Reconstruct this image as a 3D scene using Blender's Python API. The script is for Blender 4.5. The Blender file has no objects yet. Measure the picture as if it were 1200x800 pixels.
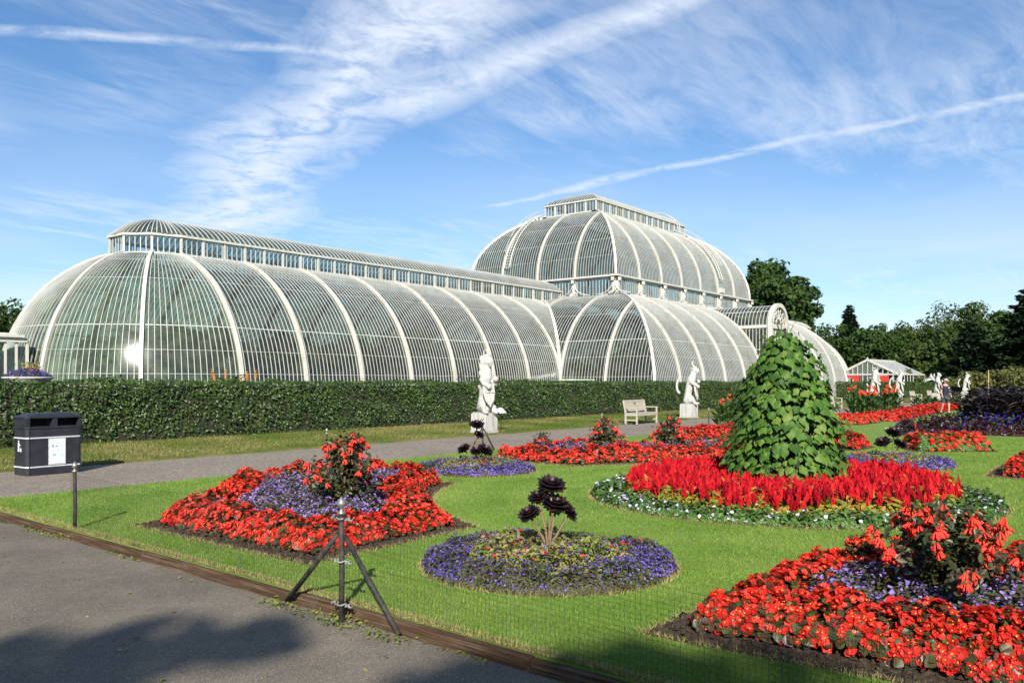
import bpy, bmesh, math, random
import numpy as np
from mathutils import Vector, Matrix

# ------------------------------------------------------------------ camera, sky, sun, exposure
# World frame: x runs along the glasshouse, y towards it, z up, metres. The camera stands at the origin.
SC = bpy.context.scene
COL = SC.collection
FW = Vector((0.788, 0.616, 0)).normalized()
RT = Vector((FW.y, -FW.x, 0))
EYE = 1.6
cam_d = bpy.data.cameras.new('camera'); cam = bpy.data.objects.new('camera', cam_d); COL.objects.link(cam)
cam.location = (0, 0, EYE)
cam.rotation_euler = (math.radians(90), 0, math.atan2(FW.y, FW.x) - math.pi/2)
cam_d.sensor_width = 36; cam_d.lens = 30.0; cam_d.shift_y = 0.04
cam_d.clip_start = 0.1; cam_d.clip_end = 9000
SC.camera = cam

SUN_EL = math.radians(30)
to_sun = Vector((-FW.x*math.cos(SUN_EL), -FW.y*math.cos(SUN_EL), math.sin(SUN_EL)))
world = bpy.data.worlds.new('World'); SC.world = world; world.use_nodes = True

class NT:
    """small node-tree helper"""
    def __init__(s, tree): s.t = tree; s.n = tree.nodes; s.l = tree.links
    def add(s, typ, **kw):
        nd = s.n.new(typ)
        for k, v in kw.items(): setattr(nd, k, v)
        return nd
    def put(s, sock, val):
        if isinstance(val, bpy.types.NodeSocket): s.l.new(val, sock)
        elif val is not None: sock.default_value = val
    def math(s, op, a, b=None, c=None, clamp=False):
        nd = s.add('ShaderNodeMath', operation=op, use_clamp=clamp)
        for i, v in enumerate((a, b, c)): s.put(nd.inputs[i], v)
        return nd.outputs[0]
    def vmath(s, op, a, b=None):
        nd = s.add('ShaderNodeVectorMath', operation=op)
        s.put(nd.inputs[0], a)
        if b is not None: s.put(nd.inputs[1], b)
        return nd.outputs['Value'] if op in ('DOT_PRODUCT', 'LENGTH') else nd.outputs[0]
    def noise(s, vec, scale, detail=4, rough=0.55, dist=0.0):
        nd = s.add('ShaderNodeTexNoise')
        if vec is not None: s.put(nd.inputs['Vector'], vec)
        nd.inputs['Scale'].default_value = scale; nd.inputs['Detail'].default_value = detail
        nd.inputs['Roughness'].default_value = rough; nd.inputs['Distortion'].default_value = dist
        return nd.outputs['Fac']
    def ramp(s, fac, stops):
        nd = s.add('ShaderNodeValToRGB'); e = nd.color_ramp.elements
        while len(e) < len(stops): e.new(0.5)
        for el, (p, c) in zip(e, stops):
            el.position = p; el.color = (c, c, c, 1) if isinstance(c, (int, float)) else (*c, 1)
        s.put(nd.inputs[0], fac); return nd.outputs[0]
    def mix(s, fac, a, b, typ='MIX'):
        nd = s.add('ShaderNodeMix', data_type='RGBA', blend_type=typ)
        s.put(nd.inputs['Factor'], fac)
        for k, v in (('A', a), ('B', b)):
            sock = [i for i in nd.inputs if i.name == k and i.type == 'RGBA'][0]
            s.put(sock, (*v, 1) if isinstance(v, tuple) and len(v) == 3 else v)
        return [o for o in nd.outputs if o.type == 'RGBA'][0]
    def maprange(s, v, a, b, c=0.0, d=1.0, smooth=True):
        nd = s.add('ShaderNodeMapRange', interpolation_type='SMOOTHSTEP' if smooth else 'LINEAR')
        s.put(nd.inputs[0], v)
        for i, q in enumerate((a, b, c, d)): nd.inputs[1+i].default_value = q
        return nd.outputs[0]

def build_world():
    N = NT(world.node_tree); N.n.clear()
    out = N.add('ShaderNodeOutputWorld'); bg = N.add('ShaderNodeBackground'); bg.inputs[1].default_value = 0.083
    sky = N.add('ShaderNodeTexSky', sky_type='NISHITA', sun_disc=False)
    sky.sun_elevation = SUN_EL
    sky.sun_rotation = math.atan2(to_sun.x, to_sun.y)
    sky.air_density = 1.0; sky.dust_density = 0.25; sky.ozone_density = 5.0; sky.altitude = 20
    tc = N.add('ShaderNodeTexCoord')
    d = tc.outputs['Generated']
    sep = N.add('ShaderNodeSeparateXYZ'); N.put(sep.inputs[0], d)
    zz = N.math('ADD', N.math('MAXIMUM', sep.outputs[2], 0.0), 0.06)
    comb = N.add('ShaderNodeCombineXYZ')
    N.put(comb.inputs[0], N.math('DIVIDE', sep.outputs[0], zz)); N.put(comb.inputs[1], N.math('DIVIDE', sep.outputs[1], zz))
    p = comb.outputs[0]                                    # a point of a flat cloud layer overhead
    def layer(u, v, zt):                                   # layer point seen along a direction
        q = (FW + RT*u + Vector((0, 0, zt))).normalized(); w = max(q.z, 0) + 0.06
        return Vector((q.x/w, q.y/w, 0))
    # fibrous high cirrus: noise stretched along the wind
    mp = N.add('ShaderNodeMapping'); N.put(mp.inputs[0], p)
    mp.inputs['Rotation'].default_value = (0, 0, math.radians(-62)); mp.inputs['Scale'].default_value = (0.55, 1.7, 1)
    big = N.noise(p, 0.55, 3, 0.5, 0.6)
    fib = N.noise(mp.outputs[0], 1.5, 8, 0.62, 1.0)
    fine = N.noise(mp.outputs[0], 5.0, 8, 0.65, 1.4)
    veil = N.math('MULTIPLY', N.maprange(big, 0.28, 0.62), N.maprange(N.math('ADD', N.math('MULTIPLY', fib, 0.7), N.math('MULTIPLY', fine, 0.3)), 0.38, 0.72))
    veil = N.math('MULTIPLY', veil, 0.62)
    puff = N.noise(p, 3.2, 9, 0.6, 0.5)
    warp = N.noise(p, 1.4, 6, 0.62, 0.4)
    rag = N.noise(p, 6.0, 8, 0.68, 0.6)
    def trail(a, b, width, strength, edge=0.4, wob=0.12, grow=0.0):
        A = layer(*a); B = layer(*b); t = (B-A); L = t.length; t.normalize(); n = Vector((-t.y, t.x, 0))
        q = N.vmath('SUBTRACT', p, tuple(A))
        s = N.vmath('DOT_PRODUCT', q, tuple(t)); dd = N.vmath('DOT_PRODUCT', q, tuple(n))
        dd = N.math('ABSOLUTE', N.math('ADD', dd, N.math('MULTIPLY', N.math('SUBTRACT', warp, 0.5), wob)))
        wd = N.math('ADD', width, N.math('MULTIPLY', N.math('MULTIPLY', s, 1.0/L, clamp=True), grow))
        m = N.math('SUBTRACT', 1.0, N.math('DIVIDE', dd, wd), clamp=True)
        m = N.math('MULTIPLY', N.math('POWER', m, 0.8), N.maprange(rag, 0.30, 0.62, edge, 1.0))
        ends = N.math('MULTIPLY', N.maprange(s, -0.04*L, 0.12*L), N.maprange(s, 0.86*L, 1.05*L, 1.0, 0.0))
        return N.math('MULTIPLY', N.math('MULTIPLY', m, ends), strength)
    trails = [
        trail((-0.02, 0, 0.52), (-0.37, 0, 0.16), 0.20, 0.88, 0.16, 0.50, 0.22),   # old, widely spread trail
        trail((0.34, 0, 0.51), (-0.16, 0, 0.31), 0.055, 0.80, 0.35, 0.16, 0.10),
        trail((0.85, 0, 0.385), (-0.06, 0, 0.195), 0.036, 0.60, 0.02, 0.26, 0.03),
        trail((-0.75, 0, 0.415), (-0.16, 0, 0.385), 0.050, 0.60, 0.20, 0.20, -0.02),
    ]
    tot = veil
    for m in trails: tot = N.math('SUBTRACT', N.math('ADD', tot, m), N.math('MULTIPLY', tot, m))
    pf = N.math('MULTIPLY', N.maprange(puff, 0.56, 0.76), N.math('MULTIPLY', N.maprange(big, 0.40, 0.62), 0.38))
    tot = N.math('MAXIMUM', tot, pf)
    # far, low part of the layer: seen edge-on it closes into a bright bank
    low = N.maprange(sep.outputs[2], 0.0, 0.33, 1.0, 0.0)
    tot = N.math('MAXIMUM', tot, N.math('MULTIPLY', low, N.maprange(N.noise(p, 0.35, 5, 0.55, 0.3), 0.34, 0.64, 0.14, 0.70)))
    cloud = (6.4, 6.9, 7.7)
    hs = N.add('ShaderNodeHueSaturation'); hs.inputs['Saturation'].default_value = 1.08; N.put(hs.inputs['Color'], sky.outputs[0])
    col = N.mix(N.math('MINIMUM', tot, 0.92), hs.outputs[0], cloud)
    N.put(bg.inputs[0], col); N.l.new(bg.outputs[0], out.inputs[0])
build_world()

sun_d = bpy.data.lights.new('sun', 'SUN'); sun = bpy.data.objects.new('sun', sun_d); COL.objects.link(sun)
sun_d.energy = 4.8; sun_d.angle = math.radians(0.55); sun_d.color = (1.0, 0.945, 0.86)
sun.rotation_euler = (-to_sun).to_track_quat('-Z', 'Y').to_euler(); sun.location = (-20, -20, 40)

vs = SC.view_settings
vs.view_transform = 'Standard'; vs.look = 'None'; vs.exposure = 0.78; vs.gamma = 1; vs.use_curve_mapping = False
SC.render.engine = 'CYCLES'
cy = SC.cycles
cy.use_denoising = True
cy.max_bounces = 10; cy.transparent_max_bounces = 24; cy.diffuse_bounces = 3; cy.glossy_bounces = 3; cy.transmission_bounces = 4
cy.caustics_reflective = False; cy.caustics_refractive = False; cy.sample_clamp_indirect = 6

# ------------------------------------------------------------------ helpers
rng = np.random.default_rng(7)
R = random.Random(5)
PI = math.pi

def W(X, Z, z=0.0):
    """metres right of / ahead of the standpoint -> world"""
    q = FW*Z + RT*X
    return Vector((q.x, q.y, z))

def link(o, parent=None):
    COL.objects.link(o)
    if parent is not None: o.parent = parent
    return o
def tag(o, label=None, cat=None, group=None, kind=None):
    for k, v in (('label', label), ('category', cat), ('group', group), ('kind', kind)):
        if v: o[k] = v
    return o
def thing(name, loc=(0, 0, 0), rz=0.0, label=None, cat=None, group=None):
    o = bpy.data.objects.new(name, None); o.location = loc; o.rotation_euler = (0, 0, rz); o.empty_display_size = 0.2
    link(o); return tag(o, label, cat, group)
def inst(me, name, parent=None, loc=(0, 0, 0), rot=(0, 0, 0), scale=(1, 1, 1), mtx=None):
    o = bpy.data.objects.new(name, me)
    if mtx is not None: o.matrix_local = mtx
    else:
        o.location = loc; o.rotation_euler = rot; o.scale = scale if not isinstance(scale, (int, float)) else (scale,)*3
    return link(o, parent)

def np_mesh(name, V, F, mat, smooth=False, rnd=None):
    """fast mesh from arrays; F is (m,k)"""
    V = np.asarray(V, np.float32); F = np.asarray(F, np.int32)
    me = bpy.data.meshes.new(name)
    me.vertices.add(len(V)); me.vertices.foreach_set('co', V.ravel())
    m, k = F.shape
    me.loops.add(m*k); me.polygons.add(m)
    me.polygons.foreach_set('loop_start', np.arange(0, m*k, k, dtype=np.int32))
    me.loops.foreach_set('vertex_index', F.ravel())
    me.update(calc_edges=True); me.validate()
    if smooth: me.polygons.foreach_set('use_smooth', np.ones(m, bool))
    if rnd is not None:
        at = me.attributes.new('rnd', 'FLOAT', 'POINT'); at.data.foreach_set('value', np.asarray(rnd, np.float32))
    me.materials.append(mat)
    return me

class G:
    """collects shapes into one mesh"""
    def __init__(s): s.v = []; s.f = []
    def add(s, V, F):
        b = len(s.v); s.v += [tuple(q) for q in V]; s.f += [tuple(i+b for i in q) for q in F]; return s
    def box(s, c, d, rz=0.0, m=None):
        x, y, z = d[0]/2, d[1]/2, d[2]/2
        V = [Vector((sx*x, sy*y, sz*z)) for sz in (-1, 1) for sx, sy in ((-1, -1), (1, -1), (1, 1), (-1, 1))]
        M = m if m is not None else Matrix.Rotation(rz, 3, 'Z')
        c = Vector(c)
        return s.add([M @ q + c for q in V], [(3, 2, 1, 0), (4, 5, 6, 7), (0, 1, 5, 4), (1, 2, 6, 5), (2, 3, 7, 6), (3, 0, 4, 7)])
    def bar(s, a, b, w, h=None, up=(0, 0, 1)):
        """rectangular bar from a to b"""
        a = Vector(a); b = Vector(b); d = (b-a); L = d.length; d.normalize()
        x = d.cross(Vector(up))
        if x.length < 1e-4: x = d.cross(Vector((1, 0, 0)))
        x.normalize(); y = x.cross(d)
        M = Matrix((x, y, d)).transposed()
        return s.box((a+b)/2, (w, h or w, L), m=M)
    def tube(s, P, r, n=6, cap=True):
        P = [Vector(q) for q in P]; k = len(P)
        rr = r if isinstance(r, (list, tuple)) else [r]*k
        V = []; x = None
        for i, q in enumerate(P):
            d = (P[min(i+1, k-1)]-P[max(i-1, 0)]).normalized()
            if x is None:
                x = d.cross(Vector((0, 0, 1)))
                if x.length < 1e-3: x = Vector((1, 0, 0))
            x = (x - d*x.dot(d)).normalized(); y = d.cross(x)
            for j in range(n):
                a = 2*PI*j/n; V.append(q + (x*math.cos(a)+y*math.sin(a))*rr[i])
        F = [(i*n+j, i*n+(j+1) % n, (i+1)*n+(j+1) % n, (i+1)*n+j) for i in range(k-1) for j in range(n)]
        if cap: F += [tuple(reversed(range(n))), tuple(range((k-1)*n, k*n))]
        return s.add(V, F)
    def lathe(s, prof, n=16, c=(0, 0, 0)):
        V = [(c[0]+r*math.cos(2*PI*j/n), c[1]+r*math.sin(2*PI*j/n), c[2]+z) for r, z in prof for j in range(n)]
        k = len(prof)
        F = [(i*n+j, i*n+(j+1) % n, (i+1)*n+(j+1) % n, (i+1)*n+j) for i in range(k-1) for j in range(n)]
        F += [tuple(reversed(range(n))), tuple(range((k-1)*n, k*n))]
        return s.add(V, F)
    def prism(s, poly, z0, z1):
        n = len(poly); V = [(x, y, z0) for x, y in poly] + [(x, y, z1) for x, y in poly]
        F = [(i, (i+1) % n, n+(i+1) % n, n+i) for i in range(n)] + [tuple(reversed(range(n))), tuple(range(n, 2*n))]
        return s.add(V, F)
    def ball(s, c, r, n=8, m=6, sc=(1, 1, 1), rot=None):
        V = []; c = Vector(c)
        for i in range(m+1):
            t = PI*i/m
            for j in range(n):
                q = Vector((r*math.sin(t)*math.cos(2*PI*j/n)*sc[0], r*math.sin(t)*math.sin(2*PI*j/n)*sc[1], -r*math.cos(t)*sc[2]))
                V.append((rot @ q if rot else q) + c)
        F = [(i*n+j, i*n+(j+1) % n, (i+1)*n+(j+1) % n, (i+1)*n+j) for i in range(m) for j in range(n)]
        return s.add(V, F)
    def mesh(s, name, mat, smooth=False, bevel=0.0):
        me = bpy.data.meshes.new(name); me.from_pydata(s.v, [], s.f)
        if bevel:
            bm = bmesh.new(); bm.from_mesh(me)
            bmesh.ops.bevel(bm, geom=bm.edges[:], offset=bevel, segments=2, affect='EDGES', clamp_overlap=True)
            bm.to_mesh(me); bm.free()
        if smooth: me.polygons.foreach_set('use_smooth', [True]*len(me.polygons))
        me.materials.append(mat); me.update(); return me
    def obj(s, name, mat, parent=None, smooth=False, bevel=0.0, **kw):
        return inst(s.mesh(name, mat, smooth, bevel), name, parent, **kw)

# --- leaf and petal shapes, each lying in XY with +Z as its face
def T_leaf(w=0.5, fold=0.12):
    return np.array([(0, 0, 0), (w/2, .45, fold), (0, 1, -.05), (-w/2, .45, fold)], float) - [0, .3, 0], np.array([(0, 1, 2), (0, 2, 3)])
def T_blade(w=0.12, bend=.35):
    return np.array([(-w/2, 0, 0), (w/2, 0, 0), (0, bend, 1)], float), np.array([(0, 1, 2)])
def T_leaf6(w=.6, fold=.1):
    return np.array([(0, 0, 0), (w*.38, .22, fold*.8), (w*.5, .52, fold), (w*.3, .82, fold*.5), (0, 1, -.06), (-w*.3, .82, fold*.5), (-w*.5, .52, fold), (-w*.38, .22, fold*.8), (0, .5, 0)], float) - [0, .3, 0], np.array([(i, (i+1) % 8, 8) for i in range(8)])
def T_petal5(cup=.22, n=6):
    V = [(0, 0, 0)] + [(math.cos(2*PI*i/n)*(.5 if i % 2 else .42), math.sin(2*PI*i/n)*(.5 if i % 2 else .42), cup*(1 if i % 2 else .4)) for i in range(n)]
    return np.array(V, float), np.array([(0, 1+i, 1+(i+1) % n) for i in range(n)])
def T_begonia():
    """two broad and two narrow petals"""
    V = [(0, 0, 0)]; F = []
    for a, l, w in ((0, .55, .42), (PI, .55, .42), (PI/2, .42, .2), (-PI/2, .42, .2)):
        c, s = math.cos(a), math.sin(a); b = len(V)
        for x, y, z in ((l*.55, -w, .14), (l, 0, .22), (l*.55, w, .14)):
            V.append((x*c-y*s, x*s+y*c, z))
        F += [(0, b, b+1), (0, b+1, b+2)]
    return np.array(V, float), np.array(F)

def frames(nrm, spin=None):
    n = nrm/np.maximum(np.linalg.norm(nrm, axis=1, keepdims=True), 1e-6)
    if spin is None:
        h = rng.normal(size=n.shape)
    else: h = spin
    y = h - n*np.sum(h*n, axis=1, keepdims=True); y /= np.maximum(np.linalg.norm(y, axis=1, keepdims=True), 1e-6)
    x = np.cross(y, n)
    return x, y, n
def scatter_mesh(name, P, nrm, tmpl, size, mat, spin=None, rnd=None, smooth=False):
    P = np.asarray(P, float); N = len(P)
    TV, TF = tmpl; k = len(TV)
    x, y, n = frames(np.asarray(nrm, float), spin)
    size = np.broadcast_to(np.asarray(size, float), (N,))
    V = P[:, None, :] + size[:, None, None]*(TV[None, :, 0:1]*x[:, None] + TV[None, :, 1:2]*y[:, None] + TV[None, :, 2:3]*n[:, None])
    F = (TF[None] + (np.arange(N)*k)[:, None, None]).reshape(-1, TF.shape[1])
    r = rng.random(N) if rnd is None else np.asarray(rnd)
    return np_mesh(name, V.reshape(-1, 3), F, mat, smooth, np.repeat(r, k))
def scatter(name, P, nrm, tmpl, size, mat, parent=None, kind='stuff', **kw):
    if len(P) == 0: return None
    o = inst(scatter_mesh(name, P, nrm, tmpl, size, mat, **kw), name, parent)
    if kind: o['kind'] = kind
    return o
def up_jit(N, j=0.6, z=1.0):
    n = rng.normal(size=(N, 3))*j; n[:, 2] += z; return n

# --- plan shapes
def seg_dist(P, poly):
    d = np.full(len(P), 1e9); n = len(poly); ins = np.zeros(len(P), bool)
    for i in range(n):
        a = np.array(poly[i]); b = np.array(poly[(i+1) % n]); ab = b-a
        t = np.clip(((P-a) @ ab)/max(ab @ ab, 1e-9), 0, 1)
        d = np.minimum(d, np.linalg.norm(P-(a+t[:, None]*ab), axis=1))
        c = (a[1] > P[:, 1]) != (b[1] > P[:, 1])
        xx = (b[0]-a[0])*(P[:, 1]-a[1])/((b[1]-a[1]) if abs(b[1]-a[1]) > 1e-9 else 1e-9)+a[0]
        ins ^= c & (P[:, 0] < xx)
    return np.where(ins, d, -d)
def sample_poly(poly, N, lo=0.0, hi=1e9):
    p = np.array(poly); mn, mx = p.min(0), p.max(0); outP = []; outD = []; got = 0
    for _ in range(60):
        q = mn + rng.random((N*2, 2))*(mx-mn); d = seg_dist(q, poly); k = (d > lo) & (d < hi)
        outP.append(q[k]); outD.append(d[k]); got += k.sum()
        if got >= N: break
    return np.concatenate(outP)[:N], np.concatenate(outD)[:N]
def vnoise(x, y, s=1.0, seed=0):
    """cheap smooth 2-D variation in -1..1"""
    r = np.random.default_rng(seed); o = 0
    for i in range(5):
        a = r.uniform(0, 2*PI); f = s*r.uniform(.6, 2.2); o = o + np.sin((x*math.cos(a)+y*math.sin(a))*f + r.uniform(0, 6))
    return o/3.0

# ------------------------------------------------------------------ materials
def new_mat(name):
    m = bpy.data.materials.new(name); m.use_nodes = True
    N = NT(m.node_tree); N.n.clear(); N.out = N.add('ShaderNodeOutputMaterial'); return m, N
def bsdf(N, col, rough=0.6, metal=0.0, spec=0.4, bump=None, bstr=0.3, bdist=0.02):
    b = N.add('ShaderNodeBsdfPrincipled')
    N.put(b.inputs['Base Color'], (*col, 1) if isinstance(col, tuple) else col)
    N.put(b.inputs['Roughness'], rough); b.inputs['Metallic'].default_value = metal; b.inputs['Specular IOR Level'].default_value = spec
    if bump is not None:
        bn = N.add('ShaderNodeBump'); bn.inputs['Strength'].default_value = bstr; bn.inputs['Distance'].default_value = bdist
        N.put(bn.inputs['Height'], bump); N.l.new(bn.outputs[0], b.inputs['Normal'])
    return b
def geo_pos(N): return N.add('ShaderNodeNewGeometry').outputs['Position']
def obj_pos(N): return N.add('ShaderNodeTexCoord').outputs['Object']
def plain(name, c1, c2=None, rough=0.6, scale=6.0, metal=0.0, bstr=0.2, bscale=40, spec=0.4, bdist=0.01):
    m, N = new_mat(name); p = obj_pos(N)
    c2 = c2 or tuple(q*0.8 for q in c1)
    n = N.noise(p, scale, 6, 0.6)
    col = N.mix(N.maprange(n, 0.35, 0.68), c1, c2)
    b = bsdf(N, col, rough, metal, spec, N.noise(p, bscale, 4), bstr, bdist)
    N.l.new(b.outputs[0], N.out.inputs[0]); return m
def leafy(name, cols, trans=0.25, rough=0.5, spec=0.35, patch=None):
    """foliage/petal colour varied per piece (rnd) and by slow patches"""
    m, N = new_mat(name)
    at = N.add('ShaderNodeAttribute', attribute_name='rnd')
    fac = at.outputs['Fac']
    if patch:
        fac = N.math('ADD', N.math('MULTIPLY', fac, 0.6), N.math('MULTIPLY', N.maprange(N.noise(geo_pos(N), patch, 3), 0.3, 0.7), 0.4))
    k = len(cols)
    col = N.ramp(fac, [(i/max(k-1, 1), c) for i, c in enumerate(cols)])
    b = bsdf(N, col, rough, 0, spec)
    if trans:
        t = N.add('ShaderNodeBsdfTranslucent'); N.put(t.inputs[0], col)
        mx = N.add('ShaderNodeMixShader'); mx.inputs[0].default_value = trans
        N.l.new(b.outputs[0], mx.inputs[1]); N.l.new(t.outputs[0], mx.inputs[2]); N.l.new(mx.outputs[0], N.out.inputs[0])
    else: N.l.new(b.outputs[0], N.out.inputs[0])
    return m
M = {}
def mk_materials():
    # lawn: mown nap, dry flecks
    m, N = new_mat('lawn_grass'); p = geo_pos(N)
    q = N.vmath('SUBTRACT', p, (11.8, 4.36, 0)); sp = N.add('ShaderNodeSeparateXYZ'); N.put(sp.inputs[0], q)
    rad = N.math('SQRT', N.math('ADD', N.math('POWER', sp.outputs[0], 2.0), N.math('POWER', sp.outputs[1], 2.0)))
    nap = N.math('SINE', N.math('ADD', N.math('MULTIPLY', rad, 5.2), N.math('MULTIPLY', N.noise(p, .35, 2), 3.0)))
    nap = N.maprange(nap, -0.5, 0.5)
    base = N.mix(N.maprange(N.noise(p, 1.3, 6, .65), .3, .7), (0.122, 0.214, 0.030), (0.180, 0.280, 0.046))
    base = N.mix(N.math('MULTIPLY', nap, 0.45), base, (0.25, 0.33, 0.075))
    fl = N.noise(p, 160, 3, .7)
    base = N.mix(N.maprange(fl, .32, .52, .55, 0.0), base, (0.05, 0.10, 0.010))
    base = N.mix(N.maprange(N.noise(p, 60, 3, .7), .58, .74, 0, .45), base, (0.30, 0.29, 0.09))
    b = bsdf(N, base, 0.75, 0, 0.15, fl, 0.6, 0.02); N.l.new(b.outputs[0], N.out.inputs[0]); M['lawn'] = m
    m, N = new_mat('verge_grass'); p = geo_pos(N)
    base = N.mix(N.maprange(N.noise(p, .9, 6, .65), .42, .62), (0.10, 0.13, 0.022), (0.20, 0.18, 0.06))
    base = N.mix(N.maprange(N.noise(p, 70, 3, .7), .35, .5, .6, 0), base, (0.05, 0.08, 0.012))
    b = bsdf(N, base, 0.8, 0, 0.1, N.noise(p, 120, 3), .6, .02); N.l.new(b.outputs[0], N.out.inputs[0]); M['verge'] = m
    m, N = new_mat('far_ground'); p = geo_pos(N)
    base = N.mix(N.maprange(N.noise(p, .06, 6, .6), .3, .7), (0.08, 0.13, 0.02), (0.16, 0.18, 0.05))
    b = bsdf(N, base, 0.85, 0, 0.1); N.l.new(b.outputs[0], N.out.inputs[0]); M['ground'] = m
    # tarmac with pale grit
    m, N = new_mat('tarmac'); p = geo_pos(N)
    v = N.add('ShaderNodeTexVoronoi', feature='F1'); N.put(v.inputs['Vector'], p); v.inputs['Scale'].default_value = 135
    grit = N.ramp(v.outputs['Color'], [(0, (.10, .084, .062)), (.45, (.165, .142, .108)), (.8, (.225, .195, .150)), (1, (.46, .41, .33))])
    big = N.mix(N.maprange(N.noise(p, .7, 6, .6), .32, .68), (1.05, 1.03, .98), (.74, .74, .74))
    dust = N.mix(N.maprange(N.noise(p, 5, 6, .7), .45, .75, 0, .6), grit, (.25, .215, .165))
    col = N.mix(1.0, dust, big, 'MULTIPLY')
    b = bsdf(N, col, N.maprange(v.outputs['Distance'], 0, .6, .55, .85), 0, .35, v.outputs['Distance'], .7, .008); N.l.new(b.outputs[0], N.out.inputs[0]); M['tarmac'] = m
    m, N = new_mat('path_gravel'); p = geo_pos(N)
    v = N.add('ShaderNodeTexVoronoi', feature='F1'); N.put(v.inputs['Vector'], p); v.inputs['Scale'].default_value = 34
    col = N.ramp(v.outputs['Color'], [(0, (.13, .107, .083)), (.6, (.25, .21, .165)), (1, (.40, .345, .27))])
    col = N.mix(N.maprange(N.noise(p, .5, 6, .6), .4, .7, 0, .5), col, (.17, .142, .11))
    b = bsdf(N, col, .85, 0, .2, v.outputs['Distance'], .6, .01); N.l.new(b.outputs[0], N.out.inputs[0]); M['gravel'] = m
    m, N = new_mat('bed_soil'); p = geo_pos(N)
    n = N.noise(p, 26, 8, .7)
    col = N.ramp(n, [(.25, (.030, .021, .014)), (.5, (.095, .068, .045)), (.75, (.19, .145, .10))])
    b = bsdf(N, col, .9, 0, .1, n, 1.0, .05); N.l.new(b.outputs[0], N.out.inputs[0]); M['soil'] = m
    # weathered timber: grain stretched along the plank
    m, N = new_mat('edging_timber'); p = obj_pos(N)
    mp = N.add('ShaderNodeMapping'); N.put(mp.inputs[0], p); mp.inputs['Scale'].default_value = (1.2, 1.2, 40)
    mp.inputs['Scale'].default_value = (40, 1.0, 40)
    g = N.noise(mp.outputs[0], 1.6, 6, .6)
    col = N.ramp(g, [(.3, (.028, .016, .009)), (.5, (.080, .046, .025)), (.7, (.18, .125, .08))])
    col = N.mix(N.maprange(N.noise(p, 3, 4), .5, .75, 0, .5), col, (.16, .14, .11))
    b = bsdf(N, col, .85, 0, .2, g, .8, .02); N.l.new(b.outputs[0], N.out.inputs[0]); M['timber'] = m
    m, N = new_mat('bench_teak'); p = obj_pos(N)
    mp = N.add('ShaderNodeMapping'); N.put(mp.inputs[0], p); mp.inputs['Scale'].default_value = (2, 20, 20)
    g = N.noise(mp.outputs[0], 2, 5)
    b = bsdf(N, N.ramp(g, [(.3, (.27, .24, .19)), (.7, (.48, .44, .37))]), .8, 0, .2, g, .4, .01); N.l.new(b.outputs[0], N.out.inputs[0]); M['teak'] = m
    # painted ironwork: off-white, rain streaks, rust and algae bloom
    m, N = new_mat('white_paint'); p = geo_pos(N)
    mp = N.add('ShaderNodeMapping'); N.put(mp.inputs[0], p); mp.inputs['Scale'].default_value = (3, 3, .6)
    s = N.noise(mp.outputs[0], 1.3, 7, .65)
    col = N.mix(N.maprange(s, .46, .72, 0, .75), (.52, .51, .46), (.36, .32, .24))
    b = bsdf(N, col, .5, 0, .4); N.l.new(b.outputs[0], N.out.inputs[0]); M['paint'] = m
    m, N = new_mat('glazing_bar_paint'); p = geo_pos(N)
    col = N.mix(N.maprange(N.noise(p, .8, 6, .65), .42, .72, 0, .7), (.45, .46, .43), (.30, .29, .23))
    b = bsdf(N, col, .5, 0, .4); N.l.new(b.outputs[0], N.out.inputs[0]); M['bar'] = m
    # greenhouse glass: thin sheet, partly clear, partly filmed with lime and algae; every pane differs a little
    def glass(name, film_lo, film_hi, tint, rough, f1=(.028, .031, .027), f2=(.068, .066, .052)):
        m, N = new_mat(name); p = geo_pos(N)
        film = N.maprange(N.noise(p, .9, 6, .65), .32, .72, film_lo, film_hi)
        br = N.noise(p, 7, 3, .6)
        film = N.math('ADD', film, N.math('MULTIPLY', N.math('SUBTRACT', br, .5), .10), clamp=True)
        tr = N.add('ShaderNodeBsdfTransparent'); N.put(tr.inputs[0], (*tint, 1))
        df = N.add('ShaderNodeBsdfDiffuse'); N.put(df.inputs[0], N.mix(N.maprange(N.noise(p, 2.2, 5), .35, .65), f1, f2))
        gl = N.add('ShaderNodeBsdfGlossy'); gl.inputs['Roughness'].default_value = rough; N.put(gl.inputs[0], (.9, .95, .95, 1))
        bn = N.add('ShaderNodeBump'); bn.inputs['Strength'].default_value = .12; bn.inputs['Distance'].default_value = .02
        N.put(bn.inputs['Height'], N.noise(p, 2.6, 2)); N.l.new(bn.outputs[0], gl.inputs['Normal'])
        m1 = N.add('ShaderNodeMixShader'); N.put(m1.inputs[0], film); N.l.new(tr.outputs[0], m1.inputs[1]); N.l.new(df.outputs[0], m1.inputs[2])
        ge = N.add('ShaderNodeNewGeometry')             # thin sheet: the same reflectance from either face
        cs = N.math('ABSOLUTE', N.vmath('DOT_PRODUCT', ge.outputs['Incoming'], ge.outputs['Normal']))
        fr = N.math('ADD', .045, N.math('MULTIPLY', N.math('POWER', N.math('SUBTRACT', 1.0, cs, clamp=True), 4.0), .85))
        m2 = N.add('ShaderNodeMixShader'); N.put(m2.inputs[0], fr)
        N.l.new(m1.outputs[0], m2.inputs[1]); N.l.new(gl.outputs[0], m2.inputs[2]); N.l.new(m2.outputs[0], N.out.inputs[0])
        return m
    M['glass'] = glass('curved_glass', .30, .68, (.66, .75, .66), .14)
    M['glass_end'] = glass('cleaner_curved_glass', .30, .64, (.78, .91, .75), .17, (.055, .070, .045), (.12, .14, .09))
    M['glass_clear'] = glass('window_glass', .02, .10, (.80, .88, .90), .03)
    M['iron_in'] = plain('interior_ironwork', (.42, .44, .42), (.30, .31, .30), .6)
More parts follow.
